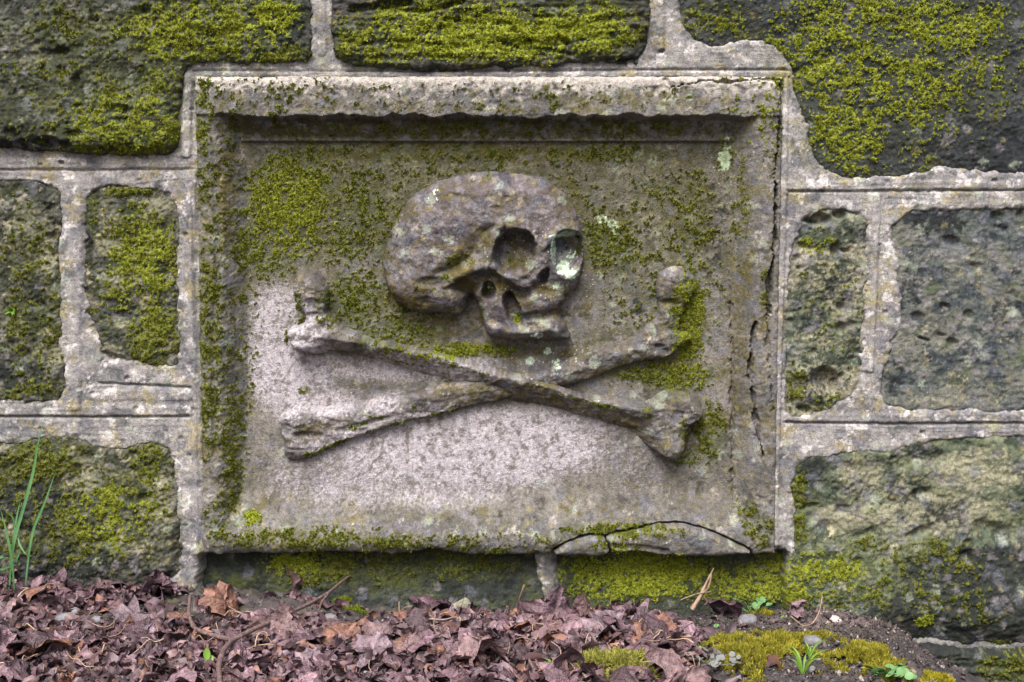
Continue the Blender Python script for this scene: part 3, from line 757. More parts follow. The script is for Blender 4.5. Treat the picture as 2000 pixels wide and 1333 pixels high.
def plaque_depth(U, V, seed=700):
    n2 = fbm(U/60, V/60, seed, 4); n3 = fbm(U/16, V/16, seed+1, 4, .55); n4 = fbm(U/6, V/6, seed+2, 3, .6)
    t = np.clip((V-150)/930, 0, 1)
    chip = fbm(U/46, V*0+3.3, seed+3, 3)*7+fbm(U/15, V/30, seed+4, 2)*2.2
    upper = sm(620, 480, V+120*n2)
    panel = -48+14*sm(680, 960, V)+(1.8+2.4*upper)*n2+(.9+1.6*upper)*n3+.7*n4
    # left
    pe, fe = lerp(471, 479, t), lerp(424, 430, t)+4*n3
    x = (pe-U)/(pe-fe)
    dl = np.where(x < 0, -200, np.where(x < 1, -44+54*sm(-.15, 1.1, x), 10+2*n2))
    # right
    pe, fe = lerp(1437, 1434, t), lerp(1482, 1474, t)+4*n3
    x = (U-pe)/(fe-pe)
    dr = np.where(x < 0, -200, np.where(x < 1, -42+54*sm(-.15, 1.1, x), 12+2*n2))
    # top: flat face, ragged arris, sloping hollow below it, crisp step on the panel
    pe, fe = 277+1.2*n3, 226+chip
    x = (pe-V)/(pe-fe)
    dt = np.where(x < 0, -200, np.where(x < 1, -35+9*sm(0, .8, x)+40*sm(.8, 1.02, x), 15+3*n2))
    # bottom: sill sloping out, rounded nose
    x = (V-965)/(1050-965)
    db = -46+60*sm(-.4, 1.1, x)-8*sm(1058, 1082, V)
    panel = .5*(panel+db+np.sqrt((panel-db)**2+49))
    fr = np.maximum(np.maximum(dl, dr), dt)
    fr = fr+1.5*n3+.8*n4
    panel += (1.2*n3+.6*n4)*sm(960, 1040, V)
    # gnawed edges along the raised frame
    fr -= 3*sm(.2, .6, fbm(U/60, V/40, seed+8, 3))*sm(-30, 10, fr)
    D = np.maximum(panel, fr)
    # eroded stripe along the left bevel
    D -= 6*(1-sm(3, 10, dist_line(U+3*n3, V, [(424, 330), (428, 520), (420, 640), (424, 900)])))
    # cracks of the right rail
    for pts, w, h in (([(1524, 158), (1527, 200), (1520, 260), (1513, 330), (1512, 470), (1504, 530), (1499, 600), (1502, 612)], 3.0, 26),
                      ([(1474, 630), (1467, 680), (1465, 740), (1474, 800), (1480, 850), (1490, 890)], 3.2, 20), ([(1436, 600), (1437, 980)], 3, 7), ([(1497, 615), (1500, 700), (1508, 800)], 2.5, 8), ([(1300, 158), (1310, 172), (1340, 166), (1380, 158), (1420, 162), (1470, 156), (1522, 156)], 2.4, 8)):
        ww = w*np.clip(.75+1.5*fbm(U/40, V/40, seed+11, 2), .2, 1.9)
        dd = dist_line(U+4*n3, V+3*n3, pts)
        D -= h*(1-sm(ww*.4, ww*1.5, dd))+3.5*(1-sm(4, 13, dd))*sm(-.1, .4, n3)
    D -= 12*hole(U, V, 1466, 1000, 9, 26, 0, 2, .5)
    # the sill is broken away at the lower right
    br = np.maximum(sdf_poly(U+2*n3, V+2*n3, FRAG1), sdf_poly(U+2*n3, V+2*n3, FRAG2))
    D -= 30*sm(-4, 1, br)+6*sm(-26, -2, br)*sm(-.2, .3, n2)
    return D, n2, n3, n4

U, V = grid(366, 1546, 136, 1098, 2.0)
D, n2, n3, n4 = plaque_depth(U, V)
bot = 1081+4*fbm(U/40, V*0, 740, 2)-12*np.exp(-((U-845)/34)**2)-4*np.exp(-((U-640)/60)**2)+3*np.exp(-((U-960)/60)**2)
tt = np.clip((V-150)/930, 0, 1)
ledge = np.minimum(np.minimum(U-lerp(382, 399, tt), lerp(1529, 1512, tt)-U), np.minimum(V-150, bot-V))+1.4*n3
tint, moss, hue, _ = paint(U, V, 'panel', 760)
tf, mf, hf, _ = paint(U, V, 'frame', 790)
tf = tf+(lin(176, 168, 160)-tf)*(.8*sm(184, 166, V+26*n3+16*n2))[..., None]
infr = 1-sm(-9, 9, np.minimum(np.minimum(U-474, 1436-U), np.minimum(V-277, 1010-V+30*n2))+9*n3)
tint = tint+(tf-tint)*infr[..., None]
# the upper half of the panel is browner
up = sm(640, 440, V+90*n2)*(1-infr)
tint = tint*(1-up[..., None])+up[..., None]*(tint*np.array([.8, .79, .68]))
cdw, _ = worley(U/8+.3*n4, V/7+.3*n3, 733)
D = D+moss*(1.2+2.6*(1-np.clip(cdw/.7, 0, 1)))
# rounded outer corner, then the block's sides
R0 = 12
e = np.clip(ledge/R0, 0, 1)
D = D-9*(1-np.sqrt(np.clip(1-(1-e)**2, 0, 1)))
D = np.where(ledge < 0, D+ledge*14, D)
D = np.maximum(D, -100)
PA = {'tint': tint, 'moss': moss, 'mosshue': hue}
ok = ledge > -9
# mitred split into four rails and the sunk panel
dist_in = np.stack([474-U, U-1436, 277-V, V-975])
w_ = np.array([92, 92, 127, 105]).reshape(4, 1, 1)
side = np.argmax(dist_in/w_, axis=0)
inside = (dist_in < 0).all(0)
def cells(mask):
    return mask & ok
for k, nm in ((0, 'frame_rail'), (1, 'frame_rail'), (2, 'frame_rail'), (3, 'sill')):
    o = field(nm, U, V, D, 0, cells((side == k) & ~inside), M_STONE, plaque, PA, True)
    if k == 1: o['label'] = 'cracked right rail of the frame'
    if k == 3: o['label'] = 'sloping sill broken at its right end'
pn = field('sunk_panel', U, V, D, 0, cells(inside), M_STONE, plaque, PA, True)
moss_shoots(U, V, D, 0, moss, hue, (ledge > 1)*1.0, 15000, pn, 77, size=3.6)

# ---- broken pieces of the sill, each one its own block
def relief(name, poly, style, seed, hfun, step=2.0, pad=10, base=-60, parent=None, mossn=900, warp_a=3.0, d0=0, size=3.4, grow=0.0):
    us = [p[0] for p in poly]; vs2 = [p[1] for p in poly]
    U, V = grid(min(us)-pad, max(us)+pad, min(vs2)-pad, max(vs2)+pad, step)
    wu, wv = warp(U, V, seed+60, warp_a)
    s = sdf_poly(wu, wv, poly)+grow
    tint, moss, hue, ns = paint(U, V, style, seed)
    D = hfun(U, V, s, ns)
    cw, _ = worley(U/8+.3*ns[3], V/7+.3*ns[2], seed+33)
    D = D+moss*(1.0+2.4*(1-np.clip(cw/.7, 0, 1)))
    D = np.where(s < 0, D+s*16, D)
    D = np.maximum(D, base)
    o = field(name, U, V, D, d0, s > -7, M_STONE, parent, {'tint': tint, 'moss': moss, 'mosshue': hue})
    if mossn:
        moss_shoots(U, V, D, d0, moss, hue, (s > 1)*1.0, mossn, o, seed, size)
    return o

def dome(s, R, h):
    e = np.clip(s/R, 0, 1)
    return h*np.sqrt(np.clip(1-(1-e)**2, 0, 1))

def h_frag(U, V, s, ns):
    return -2+dome(s, 9, 20)+dome(s, 24, 12)-.12*(V-1050)+2.6*ns[2]+1.0*ns[3]-5*(1-sm(2, 9, dist_line(U, V, [(1200, 1060), (1255, 1064), (1300, 1072)])))
relief('broken_piece', FRAG1, 'frame', 811, h_frag, parent=plaque, base=-70)
relief('broken_piece', FRAG2, 'frame', 821, h_frag, parent=plaque, base=-70)

# ---- crossed bones
BONE_A = [(578, 548), (604, 532), (624, 540), (638, 566), (637, 592), (630, 608), (650, 623), (666, 642), (724, 666), (788, 679), (853, 692), (917, 711), (960, 726), (1006, 734), (1059, 747), (1108, 764), (1145, 777),
          (1191, 779), (1240, 790), (1274, 790), (1292, 770), (1310, 764), (1340, 772), (1368, 794), (1366, 808), (1344, 824), (1330, 838), (1331, 866), (1322, 889), (1306, 887), (1257, 867), (1218, 842), (1191, 828), (1145, 811),
          (1105, 800), (1059, 796), (1009, 788), (960, 790), (925, 774), (878, 750), (820, 728), (756, 706), (711, 690), (659, 681), (627, 689), (600, 682), (572, 676), (565, 642), (598, 638), (604, 619), (592, 597), (578, 577)]
BONE_B = [(546, 812), (565, 803), (572, 794), (595, 787), (627, 797), (675, 797), (736, 779), (804, 768), (853, 755), (917, 742), (1000, 738), (1069, 725), (1092, 708), (1158, 691), (1224, 665), (1257, 648), (1268, 632), (1286, 619), (1288, 589),
          (1280, 563), (1293, 530), (1323, 521), (1353, 536), (1360, 559), (1342, 584), (1328, 619), (1318, 652), (1346, 650), (1351, 664), (1318, 680), (1308, 696), (1264, 699), (1224, 711), (1175, 731), (1125, 747), (1040, 765), (953, 786), (901, 796),
          (846, 811), (804, 820), (740, 838), (691, 853), (653, 869), (617, 889), (595, 899), (556, 895), (557, 855), (549, 832)]

def h_bone_a(U, V, s, ns):
    axis = np.interp(U, [600, 724, 853, 960, 1059, 1145, 1240, 1330], [650, 670, 690, 727, 746, 774, 794, 812])
    low = np.maximum(0, V-axis)*sm(590, 660, U)*(1-sm(1230, 1300, U))
    D = -42+dome(s, 5, 34)+dome(s, 18, 16)-1.05*low+3.4*fbm(U/30, V/24, 833, 3)*1.3+2.0*ns[2]+.9*ns[3]-4*np.abs(fbm(U/44, V/18, 835, 3))
    D += 14*sm(680, 960, V)
    D += 6*blobs(U, V, [(606, 566, 26, 22, 1), (610, 662, 30, 18, .8), (1330, 795, 26, 18, .9), (1312, 866, 20, 20, .9), (1000, 755, 120, 30, .6)])
    D -= 10*blobs(U, V, [(618, 612, 16, 6, .9), (1336, 836, 20, 12, .6), (592, 616, 10, 16, .8), (1230, 815, 26, 7, .5, 20)])
    return D
def h_bone_b(U, V, s, ns):
    axis = np.interp(U, [570, 700, 800, 900, 1100, 1200, 1300], [840, 820, 790, 768, 728, 694, 660])
    low = np.maximum(0, V-axis)*(1-sm(1200, 1270, U))
    D = -52+dome(s, 7, 25)+dome(s, 22, 13)-.32*low+3.2*fbm(U/30, V/24, 843, 3)*1.3+2.0*ns[2]+.9*ns[3]-4*np.abs(fbm(U/44, V/18, 845, 3))
    D += 14*sm(680, 960, V)
    D += 7*blobs(U, V, [(1322, 552, 30, 24, 1), (1300, 660, 24, 20, .6), (610, 815, 40, 18, .8), (590, 875, 26, 16, .8)])
    D -= 11*blobs(U, V, [(1308, 590, 20, 7, .9), (1318, 618, 12, 24, .6), (563, 836, 12, 12, 1), (1285, 673, 7, 4, .9), (600, 845, 30, 6, .6), (720, 822, 50, 5, .5, -14), (1312, 640, 10, 6, .7)])
    return D
relief('bone', smooth_poly(BONE_B, 1), 'bone', 841, h_bone_b, parent=plaque, base=-64, mossn=1500, d0=-35, grow=3.0)['label'] = 'bone rising to the right, under the other bone'
relief('bone', smooth_poly(BONE_A, 1), 'bone', 831, h_bone_a, parent=plaque, base=-64, mossn=1500, d0=-30, grow=4.5)['label'] = 'bone falling to the right, on top'

# ---- skull
SKULL = [(744, 514), (752, 480), (774, 426), (798, 387), (842, 358), (889, 343), (940, 334), (999, 338), (1053, 344), (1088, 361), (1116, 391), (1132, 426), (1140, 464), (1141, 505), (1136, 540), (1128, 566), (1108, 578),
         (1110, 590), (1094, 612), (1104, 636), (1120, 664), (1084, 667), (1047, 668), (968, 667), (950, 656), (943, 631), (936, 603), (922, 578), (916, 578), (911, 603), (900, 619), (886, 622), (864, 611), (826, 616), (795, 606), (766, 586), (750, 552)]

def h_skull(U, V, s, ns):
    wt = sm(350, 500, V)
    D = -54+dome(s, 13, 29)*wt+dome(s, 46, 29)*(1-wt)+dome(s, 80, 40)
    q = ((U-930)/220)**2+((V-480)/180)**2
    D += 16*np.clip(1-q, 0, 1)
    D += 4.0*ns[1]+1.6*ns[2]+1.0*ns[3]-2.5*sm(.1, .5, fbm(U/50, V/44, 866, 3, .5))
    wu, wv = U+3*ns[2], V+3*ns[1]
    def hollow(poly, dep, w):
        return dep*sm(-3, w, sdf_poly(wu, wv, smooth_poly(poly, 2)))
    def ridge(pts, w, h):
        return h*(1-sm(w*.25, w, dist_line(wu, wv, pts)))
    # temple hollow, hollow under the cheekbone, notch of the jaw
    D -= hollow([(985, 430), (958, 462), (950, 505), (925, 516), (890, 535), (845, 545), (846, 520), (880, 505), (902, 488), (915, 455), (950, 428)], 19, 24)
    D -= hollow([(878, 556), (900, 541), (930, 531), (962, 526), (985, 542), (1012, 557), (1036, 562), (1040, 580), (1012, 586), (985, 572), (960, 556), (940, 560), (926, 580), (905, 575), (888, 566)], 17, 11)
    D -= 10*blobs(U, V, [(845, 548, 30, 10, .8), (835, 585, 20, 8, .5)])
    # brow, outer rim of the socket and cheekbone
    D += ridge([(975, 436), (1005, 434), (1040, 448), (1058, 474), (1064, 500), (1056, 524)], 16, 8)
    D += ridge([(1062, 476), (1078, 450), (1105, 440), (1128, 446)], 14, 7)
    D += ridge([(980, 438), (962, 466), (955, 500), (952, 517)], 11, 9)
    D += ridge([(872, 552), (900, 534), (927, 523), (952, 517), (970, 519), (984, 533), (1003, 542), (1021, 553), (1036, 551), (1050, 534), (1060, 526)], 11, 11)
    D += 11*blobs(U, V, [(878, 582, 36, 18, .9), (800, 560, 40, 30, .5)])
    # openings: steep upper rim, floor rising to the lower rim
    D -= (40-13*(V-490)/42)*hole(wu, wv+.12*(U-1006), 1006, 490, 38, 42, 0, 2.2, .13)
    D += 5*np.exp(-((np.hypot((U-1006)/44, (V-490)/48)-1)/.13)**2)
    D -= (32-11*(V-492)/42)*hole(wu, wv, 1108, 492, 29, 41, 8, 2.3, .14)
    D += 4*np.exp(-((np.hypot((U-1108)/35, (V-492)/48)-1)/.14)**2)
    D -= 26*hole(wu, wv, 1061, 537, 10, 15, 20, 2, .4)+9*blobs(U, V, [(1064, 556, 28, 14, .9)])
    D -= 40*hole(wu, wv, 955, 566, 13, 15, 0, 2, .2)
    D -= (40-16*(V-603)/34)*hole(wu, wv, 1002, 603, 14, 34, -18, 2.4, .18)
    D -= 18*hole(U, V, 1099, 598, 7, 8, 0, 2, .4)
    # upper jaw: planes beside the slot, groove, then the heavy tooth ridge
    D += 9*blobs(U, V, [(962, 606, 22, 36, .8), (1062, 586, 36, 16, .8)])
    D -= 15*blobs(U, V, [(1052, 614, 42, 8, .95, -6)])
    D += ridge([(950, 640), (985, 652), (1030, 655), (1060, 650), (1080, 640), (1106, 654)], 22, 12)+9*blobs(U, V, [(1080, 634, 26, 15, 1)])
    D += 5*blobs(U, V, [(1000, 640, 60, 12, .8)])
    # shallow dents over the vault
    D -= 6*blobs(U, V, [(888, 383, 16, 7, .9), (955, 384, 8, 5, .7), (990, 385, 7, 4, .7), (860, 466, 34, 14, .5), (820, 480, 26, 14, .5), (1035, 392, 16, 12, .5)])
    return np.maximum(D, -56)
relief('skull', smooth_poly(SKULL, 1), 'skull', 851, h_skull, step=1.8, parent=plaque, base=-66, mossn=2200, d0=-15)

#@@GROUND@@
# ================================================================ the ground
def proj(x, y, z):
    s, c = math.sin(PITCH), math.cos(PITCH)
    dx, dy, dz = x-CAM[0], y-CAM[1], z-CAM[2]
    dep = dy*c-dz*s
    up = dy*s+dz*c
    return 1000+FPX*dx/dep, 666.5-FPX*up/dep

_gu = [-900, -300, 0, 180, 340, 420, 640, 900, 1100, 1400, 1560, 1700, 1790, 1900, 2000, 2300, 3000]
_gv = [1142, 1150, 1154, 1158, 1160, 1156, 1188, 1212, 1220, 1208, 1200, 1228, 1266, 1305, 1335, 1350, 1360]
_gx = np.array([wall_xyz(u, v, 0)[0] for u, v in zip(_gu, _gv)]); _gz = np.array([wall_xyz(u, v, 0)[2] for u, v in zip(_gu, _gv)])

def ground_z(x, y):
    x = np.asarray(x, float); y = np.asarray(y, float)
    zw = np.interp(x, _gx, _gz)
    f = -y
    far = .004-.30*sm(.70, .93, x)
    z = zw+(far-zw)*sm(-.02, .36, f)
    z = z+.030*np.exp(-(((x-.64)/.11)**2+((f-.13)/.10)**2)**1.3)
    z = z+.012*np.exp(-(((x-.36)/.06)**2+((f-.07)/.05)**2))
    z = z+.022*np.exp(-(((x+.42)/.10)**2+((f-.05)/.05)**2))
    z = z+.008*fbm(x/.12, y/.12, 3001, 3)+.006*fbm(x/.035, y/.035, 3002, 3)
    return z

LEAFD = [(500, 1290, 620, 70, 1), (150, 1170, 200, 40, 1), (1000, 1260, 330, 60, 1), (620, 1150, 90, 40, 1), (1000, 1210, 160, 30, .8), (1290, 1290, 80, 60, .9), (-100, 1250, 200, 120, 1), (700, 1330, 700, 60, 1), (1180, 1210, 60, 20, .5)]
BARE = [(850, 1192, 230, 16, .85), (540, 1182, 150, 22, .95), (430, 1194, 190, 32, 1), (690, 1212, 95, 28, 1), (210, 1214, 110, 18, .85), (780, 1236, 60, 10, .5), (1330, 1228, 60, 18, .9), (330, 1200, 110, 18, .8)]
def leaf_density(x, y):
    u, v = proj(x, y, ground_z(x, y))
    d = blobs(u, v, LEAFD)*(1-blobs(u, v, BARE))
    return np.clip(d+.08*fbm(u/60, v/25, 3010, 2), 0, 1)*(u < 1385)

gx = np.concatenate([-np.geomspace(40, 1.42, 26), np.arange(-1.4, 1.4001, .005), np.geomspace(1.42, 40, 26)])
gy = np.concatenate([np.linspace(.09, -.74, 150), -np.geomspace(.76, 40, 30)])
X, Y = np.meshgrid(gx, gy)
dens = leaf_density(X, Y)
Z = ground_z(X, Y)+.010*sm(.2, .8, dens)
near = (np.abs(X) < 1.4)*(Y > -.74)
Z += near*(.008*fbm(X/.014, Y/.014, 3003, 3, .6)+.005*np.maximum(0, .5-worley(X/.018, Y/.018, 3004)[0])*2)
un, vn = proj(X, Y, Z)
n1, n2, n3 = fbm(X/.11, Y/.11, 3005, 4), fbm(X/.03, Y/.03, 3006, 4), fbm(X/.008, Y/.008, 3007, 2)
gt = lin(46, 42, 43)+(lin(68, 60, 58)-lin(46, 42, 43))*sm(-.3, .4, n2+.4*n1)[..., None]
wm = sm(.15, .5, blobs(X, -Y, [(.66, .12, .16, .10, 1), (.50, .2, .2, .06, .5)])+.2*n2)
gt = gt+(lin(84, 71, 70)-gt)*wm[..., None]
gt = gt+(lin(118, 108, 104)-gt)*(.7*sm(.45, .6, n3))[..., None]
gt = gt+(lin(60, 60, 24)-gt)*(.7*sm(.25, .6, n2+.5*blobs(un, vn, [(350, 1180, 50, 12, 1), (1580, 1260, 150, 40, .8), (1180, 1300, 80, 40, .6)])-.1))[..., None]
idx = np.arange(X.size).reshape(X.shape)
q = np.stack([idx[1:, :-1], idx[1:, 1:], idx[:-1, 1:], idx[:-1, :-1]], -1).reshape(-1, 4)
ground = link('ground', mesh_np('ground', np.stack([X, Y, Z], -1).reshape(-1, 3), q, {'tint': gt.reshape(-1, 3)}), M_SOIL)
tag(ground, kind='structure')

def px_ground(u, v, h=0.0):
    """the point of the ground (raised by h) that lies at photo coordinate (u, v)"""
    a = (u-1000.0)/FPX; b = -(v-666.5)/FPX
    s, c = math.sin(PITCH), math.cos(PITCH)
    d = np.array([a, c+b*s, -s+b*c])
    lo, hi = 1.5, 3.3
    ts = np.linspace(lo, hi, 400)
    P = CAM[None, :]+d[None, :]*ts[:, None]
    below = P[:, 2] < ground_z(P[:, 0], P[:, 1])+h+.008
    k = int(np.argmax(below)) if below.any() else 399
    return P[k]

def at_depth(u, v, y):
    return np.array(wall_xyz(u, v, -y*1000))

# ================================================================ small builders
def tube(points, radii, seg=6):
    """tapered tube along points -> verts, faces(quads)"""
    P = np.array(points, float); n = len(P)
    T = np.gradient(P, axis=0); T /= np.linalg.norm(T, axis=1)[:, None]+1e-9
    ref = np.array([.31, .2, .93]) if abs(T[0][2]) < .8 else np.array([1., .1, 0])
    vs_, fs = [], []
    for i in range(n):
        a = np.cross(T[i], ref); a /= np.linalg.norm(a)+1e-9
        b = np.cross(T[i], a)
        for k in range(seg):
            w = 2*math.pi*k/seg
            vs_.append(P[i]+radii[i]*(math.cos(w)*a+math.sin(w)*b))
    for i in range(n-1):
        for k in range(seg):
            k2 = (k+1) % seg
            fs.append((i*seg+k, i*seg+k2, (i+1)*seg+k2, (i+1)*seg+k))
    return np.array(vs_), np.array(fs)

def smooth_path(pts, n=24):
    P = np.array(pts, float)
    t = np.concatenate([[0], np.cumsum(np.linalg.norm(np.diff(P, axis=0), axis=1))])
    tt_ = np.linspace(0, t[-1], n)
    Q = np.stack([np.interp(tt_, t, P[:, k]) for k in range(P.shape[1])], -1)
    for _ in range(2):
        Q[1:-1] = .25*Q[:-2]+.5*Q[1:-1]+.25*Q[2:]
    return Q

def tube_obj(name, pts, r0, r1, mat, parent=None, n=24, seg=6, knob=0.0, seed=0):
    rng = np.random.default_rng(seed+99)
    Q = smooth_path(pts, n)
    rr = np.linspace(r0, r1, n)*(1+knob*rng.normal(0, 1, n))
    v, f = tube(Q, np.maximum(rr, .0003), seg)
    return link(name, mesh_np(name, v, f), mat, parent)

def ribbon_obj(name, pts, width, mat, parent=None, n=20, fold=.35, side=(1, 0, 0), taper=True):
    """grass blade: V-folded strip, thick in the middle, pointed"""
    Q = smooth_path(pts, n)
    T = np.gradient(Q, axis=0); T /= np.linalg.norm(T, axis=1)[:, None]
    S = np.cross(T, np.array([0, -1., .15])); S /= np.linalg.norm(S, axis=1)[:, None]+1e-9
    Nn = np.cross(S, T)
    t = np.linspace(0, 1, n)
    w = width*np.minimum(1, .5+1.4*t)*np.clip((1-t)*2.4, 0.03, 1) if taper else np.full(n, width)
    w = w[:, None]
    v = np.stack([Q-S*w*.5+Nn*w*fold*.5, Q, Q+S*w*.5+Nn*w*fold*.5], 1).reshape(-1, 3)
    f = []
    for i in range(n-1):
        for k in (0, 1):
            f.append((i*3+k, i*3+k+1, (i+1)*3+k+1, (i+1)*3+k))
    return link(name, mesh_np(name, v, np.array(f)), mat, parent)

# ---- dead leaves
def leaf_shape(rng, size, kind, na=26, rings=2, curl=1.0):
    th = np.linspace(0, 2*math.pi, na, endpoint=False)
    if kind == 0:      # lobed sycamore leaf
        r = .52+.30*np.abs(np.cos(2.5*(th-math.pi/2)))**1.4+.05*np.cos(15*th)
        r *= np.where(np.abs(th-1.5*math.pi) < .5, .6, 1)
        ax = 1.0
    elif kind == 1:    # oval leaf
        r = np.full(na, .8)+.04*np.cos(11*th); ax = .55
    else:              # torn scrap
        r = .6+.25*rng.random(na); ax = .75
    r = r*(1+.10*rng.normal(0, 1, na))
    V_ = [(0, 0)]
    for k in range(1, rings+1):
        q_ = k/rings
        for a_, rr in zip(th, r):
            V_.append((ax*rr*q_*math.cos(a_), rr*q_*math.sin(a_)))
    P = np.array(V_)
    x, y = P[:, 0].copy(), P[:, 1].copy()
    s1, s2 = int(rng.integers(1, 200)), int(rng.integers(1, 200))
    z = .26*fbm(x*1.7+s1, y*1.7+s2, 41, 2)+.14*fbm(x*4+s1, y*4, 42, 2)+.05*fbm(x*9+s1, y*9, 43, 2)
    x = x+.12*fbm(x*3+s2, y*3, 44, 2); y = y+.12*fbm(x*3, y*3+s1, 45, 2)
    z += rng.uniform(.1, .55)*np.abs(x)*curl                                   # fold on the midrib
    z += .06*np.cos(5*np.arctan2(y, x))*np.hypot(x, y)
    # roll round two axes
    R1 = rng.uniform(.28, 1.1)/curl
    a0 = rng.uniform(0, math.pi)
    c, s = math.cos(a0), math.sin(a0)
    p, q_ = x*c+y*s, -x*s+y*c
    sg = rng.choice([-1, 1])
    p2 = (R1-sg*z)*np.sin(p/R1); z2 = sg*(R1-(R1-sg*z)*np.cos(p/R1))
    x, y = p2*c-q_*s, p2*s+q_*c
    Pn = np.stack([x, y, z2], -1)*size/1.2
    Pn -= Pn.mean(0)
    F = []
    for k in range(na):
        k2 = (k+1) % na
        F.append((0, 1+k, 1+k2))
        for j in range(rings-1):
            a1, b1 = 1+j*na+k, 1+j*na+k2; a2, b2 = 1+(j+1)*na+k, 1+(j+1)*na+k2
            F.append((a1, a2, b2)); F.append((a1, b2, b1))
    return Pn, np.array(F)

LEAFT = [lin(104, 80, 87), lin(122, 97, 104), lin(84, 63, 70), lin(130, 104, 105), lin(126, 90, 76), lin(102, 76, 76), lin(120, 101, 108), lin(70, 54, 58)]
LEAFN = ['mauve', 'pale mauve', 'dark plum', 'pale tan', 'rusty', 'brown', 'greyish', 'blackish brown']
M_LEAF = tint_material('dead_leaf_brown', 0.55, 6, 0.55, 1.45, 0.4, 0.45, 0.03)
def rot_rand(rng, tilt):
    az = rng.uniform(0, 2*math.pi)
    return Matrix.Rotation(rng.uniform(0, 2*math.pi), 3, 'Z') @ Matrix.Rotation(rng.normal(0, tilt), 3, 'X') @ Matrix.Rotation(rng.normal(0, tilt), 3, 'Y') @ Matrix.Rotation(az, 3, 'Z')

lr = np.random.default_rng(23)
# litter of scraps: nobody could count it
VV, FF, CC = [], [], []
protos = [leaf_shape(lr, 1.0, int(lr.choice([0, 1, 2, 2])), na=11, rings=3, curl=1.4) for _ in range(40)]
off = 0
N_LIT = 6500
lx = lr.uniform(-1.3, .45, N_LIT*2); ly = lr.uniform(-.72, .0, N_LIT*2)
ld = leaf_density(lx, ly)
okl = lr.random(N_LIT*2) < np.clip(ld*1.05+.03, 0, 1)*np.where(lx > .3, .8, 1)
lx, ly = lx[okl][:N_LIT], ly[okl][:N_LIT]
lz = ground_z(lx, ly)
ldd = leaf_density(lx, ly)
for i in range(len(lx)):
    P, F = protos[int(lr.integers(len(protos)))]
    R_ = np.array(rot_rand(lr, .55))
    sz = lr.uniform(.012, .038)
    Q = (P*sz)@R_.T+np.array([lx[i], ly[i], lz[i]+.006+.016*ldd[i]*lr.random()])
    VV.append(Q); FF.append(F+off); off += len(Q)
    CC.append(np.repeat((LEAFT[int(lr.integers(len(LEAFT)))]*lr.uniform(.4, .88))[None, :], len(Q), 0))
lit = link('leaf_litter', mesh_np('leaf_litter', np.concatenate(VV), np.concatenate(FF), {'tint': np.concatenate(CC)}), M_LEAF)
tag(lit, 'carpet of small brown leaf scraps covering the soil before the wall', 'leaf litter', kind='stuff')

# whole leaves, each one its own
leaf_meshes = []
for k in range(28):
    P, F = leaf_shape(lr, 1.0, (0, 0, 1, 0, 2)[k % 5], na=36, rings=5, curl=lr.uniform(.9, 1.7))
    t = LEAFT[k % len(LEAFT)]*lr.uniform(.64, .94)
    rad = np.linalg.norm(P, axis=1)
    vein = .86+.5*np.abs(np.cos(2.5*np.arctan2(P[:, 1], P[:, 0])))**6+.16*lr.normal(0, .5, len(P))
    tc_ = t[None, :]*vein[:, None]
    # leaf stalk
    a = P[1+4*36+27]
    tv, tf_ = tube(smooth_path([a*.2, a*1.05, a*1.5+np.array([0, 0, .08]), a*1.9+np.array([.06, 0, .05])], 7), np.full(7, .012), 4)
    tf3 = np.concatenate([tf_[:, [0, 1, 2]], tf_[:, [0, 2, 3]]])
    Vv = np.concatenate([P, tv]); Ff = np.concatenate([F, tf3+len(P)])
    me = mesh_np('dead_leaf', Vv, Ff, {'tint': np.concatenate([tc_, np.repeat((t*.9)[None, :], len(tv), 0)])})
    me.materials.append(M_LEAF)
    leaf_meshes.append(me)

def put_leaf(me, loc, size, rot, label, group=None):
    o = bpy.data.objects.new('dead_leaf', me)
    COL.objects.link(o)
    o.location = loc
    o.scale = (size,)*3
    o.rotation_euler = rot.to_euler() if hasattr(rot, 'to_euler') else rot
    return tag(o, label, 'leaf', group)

def place(u, v):
    where = next(w for lim, w in ((90, 'below the tall grass'), (200, 'near the small round pebble'), (330, 'below the left block'), (420, 'left of the forked twig'), (520, 'at the fork of the twig'), (690, 'right of the forked twig'),
                                  (850, 'under the left plaque half'), (960, 'by the squared stone'), (1100, 'near the short pale stick'), (1250, 'around the feathery moss'), (9999, 'at the right end of the litter')) if u < lim)
    row = 'near the wall' if v < 1205 else ('midway' if v < 1275 else 'in front')
    return where, row

cnt = 0
while cnt < 270:
    x, y = lr.uniform(-1.22, .42), lr.uniform(-.66, -.02)
    if lr.random() > float(leaf_density(np.array([x]), np.array([y]))[0])*.95:
        continue
    sz = float(np.clip(lr.normal(.050, .014), .03, .085))
    z = float(ground_z(x, y))+.014+.016*lr.random()
    k = int(lr.integers(len(leaf_meshes)))
    u, v = proj(x, y, z)
    where, row = place(u, v)
    put_leaf(leaf_meshes[k], (x, y, z), sz, rot_rand(lr, .33), '%s %s %s dead leaf %s, %s' % ('small' if sz < .05 else 'large', LEAFN[k % len(LEAFT)], ('lobed', 'lobed', 'oval', 'lobed', 'torn')[k % 5], where, row), 'dead leaves in the litter')
    cnt += 1

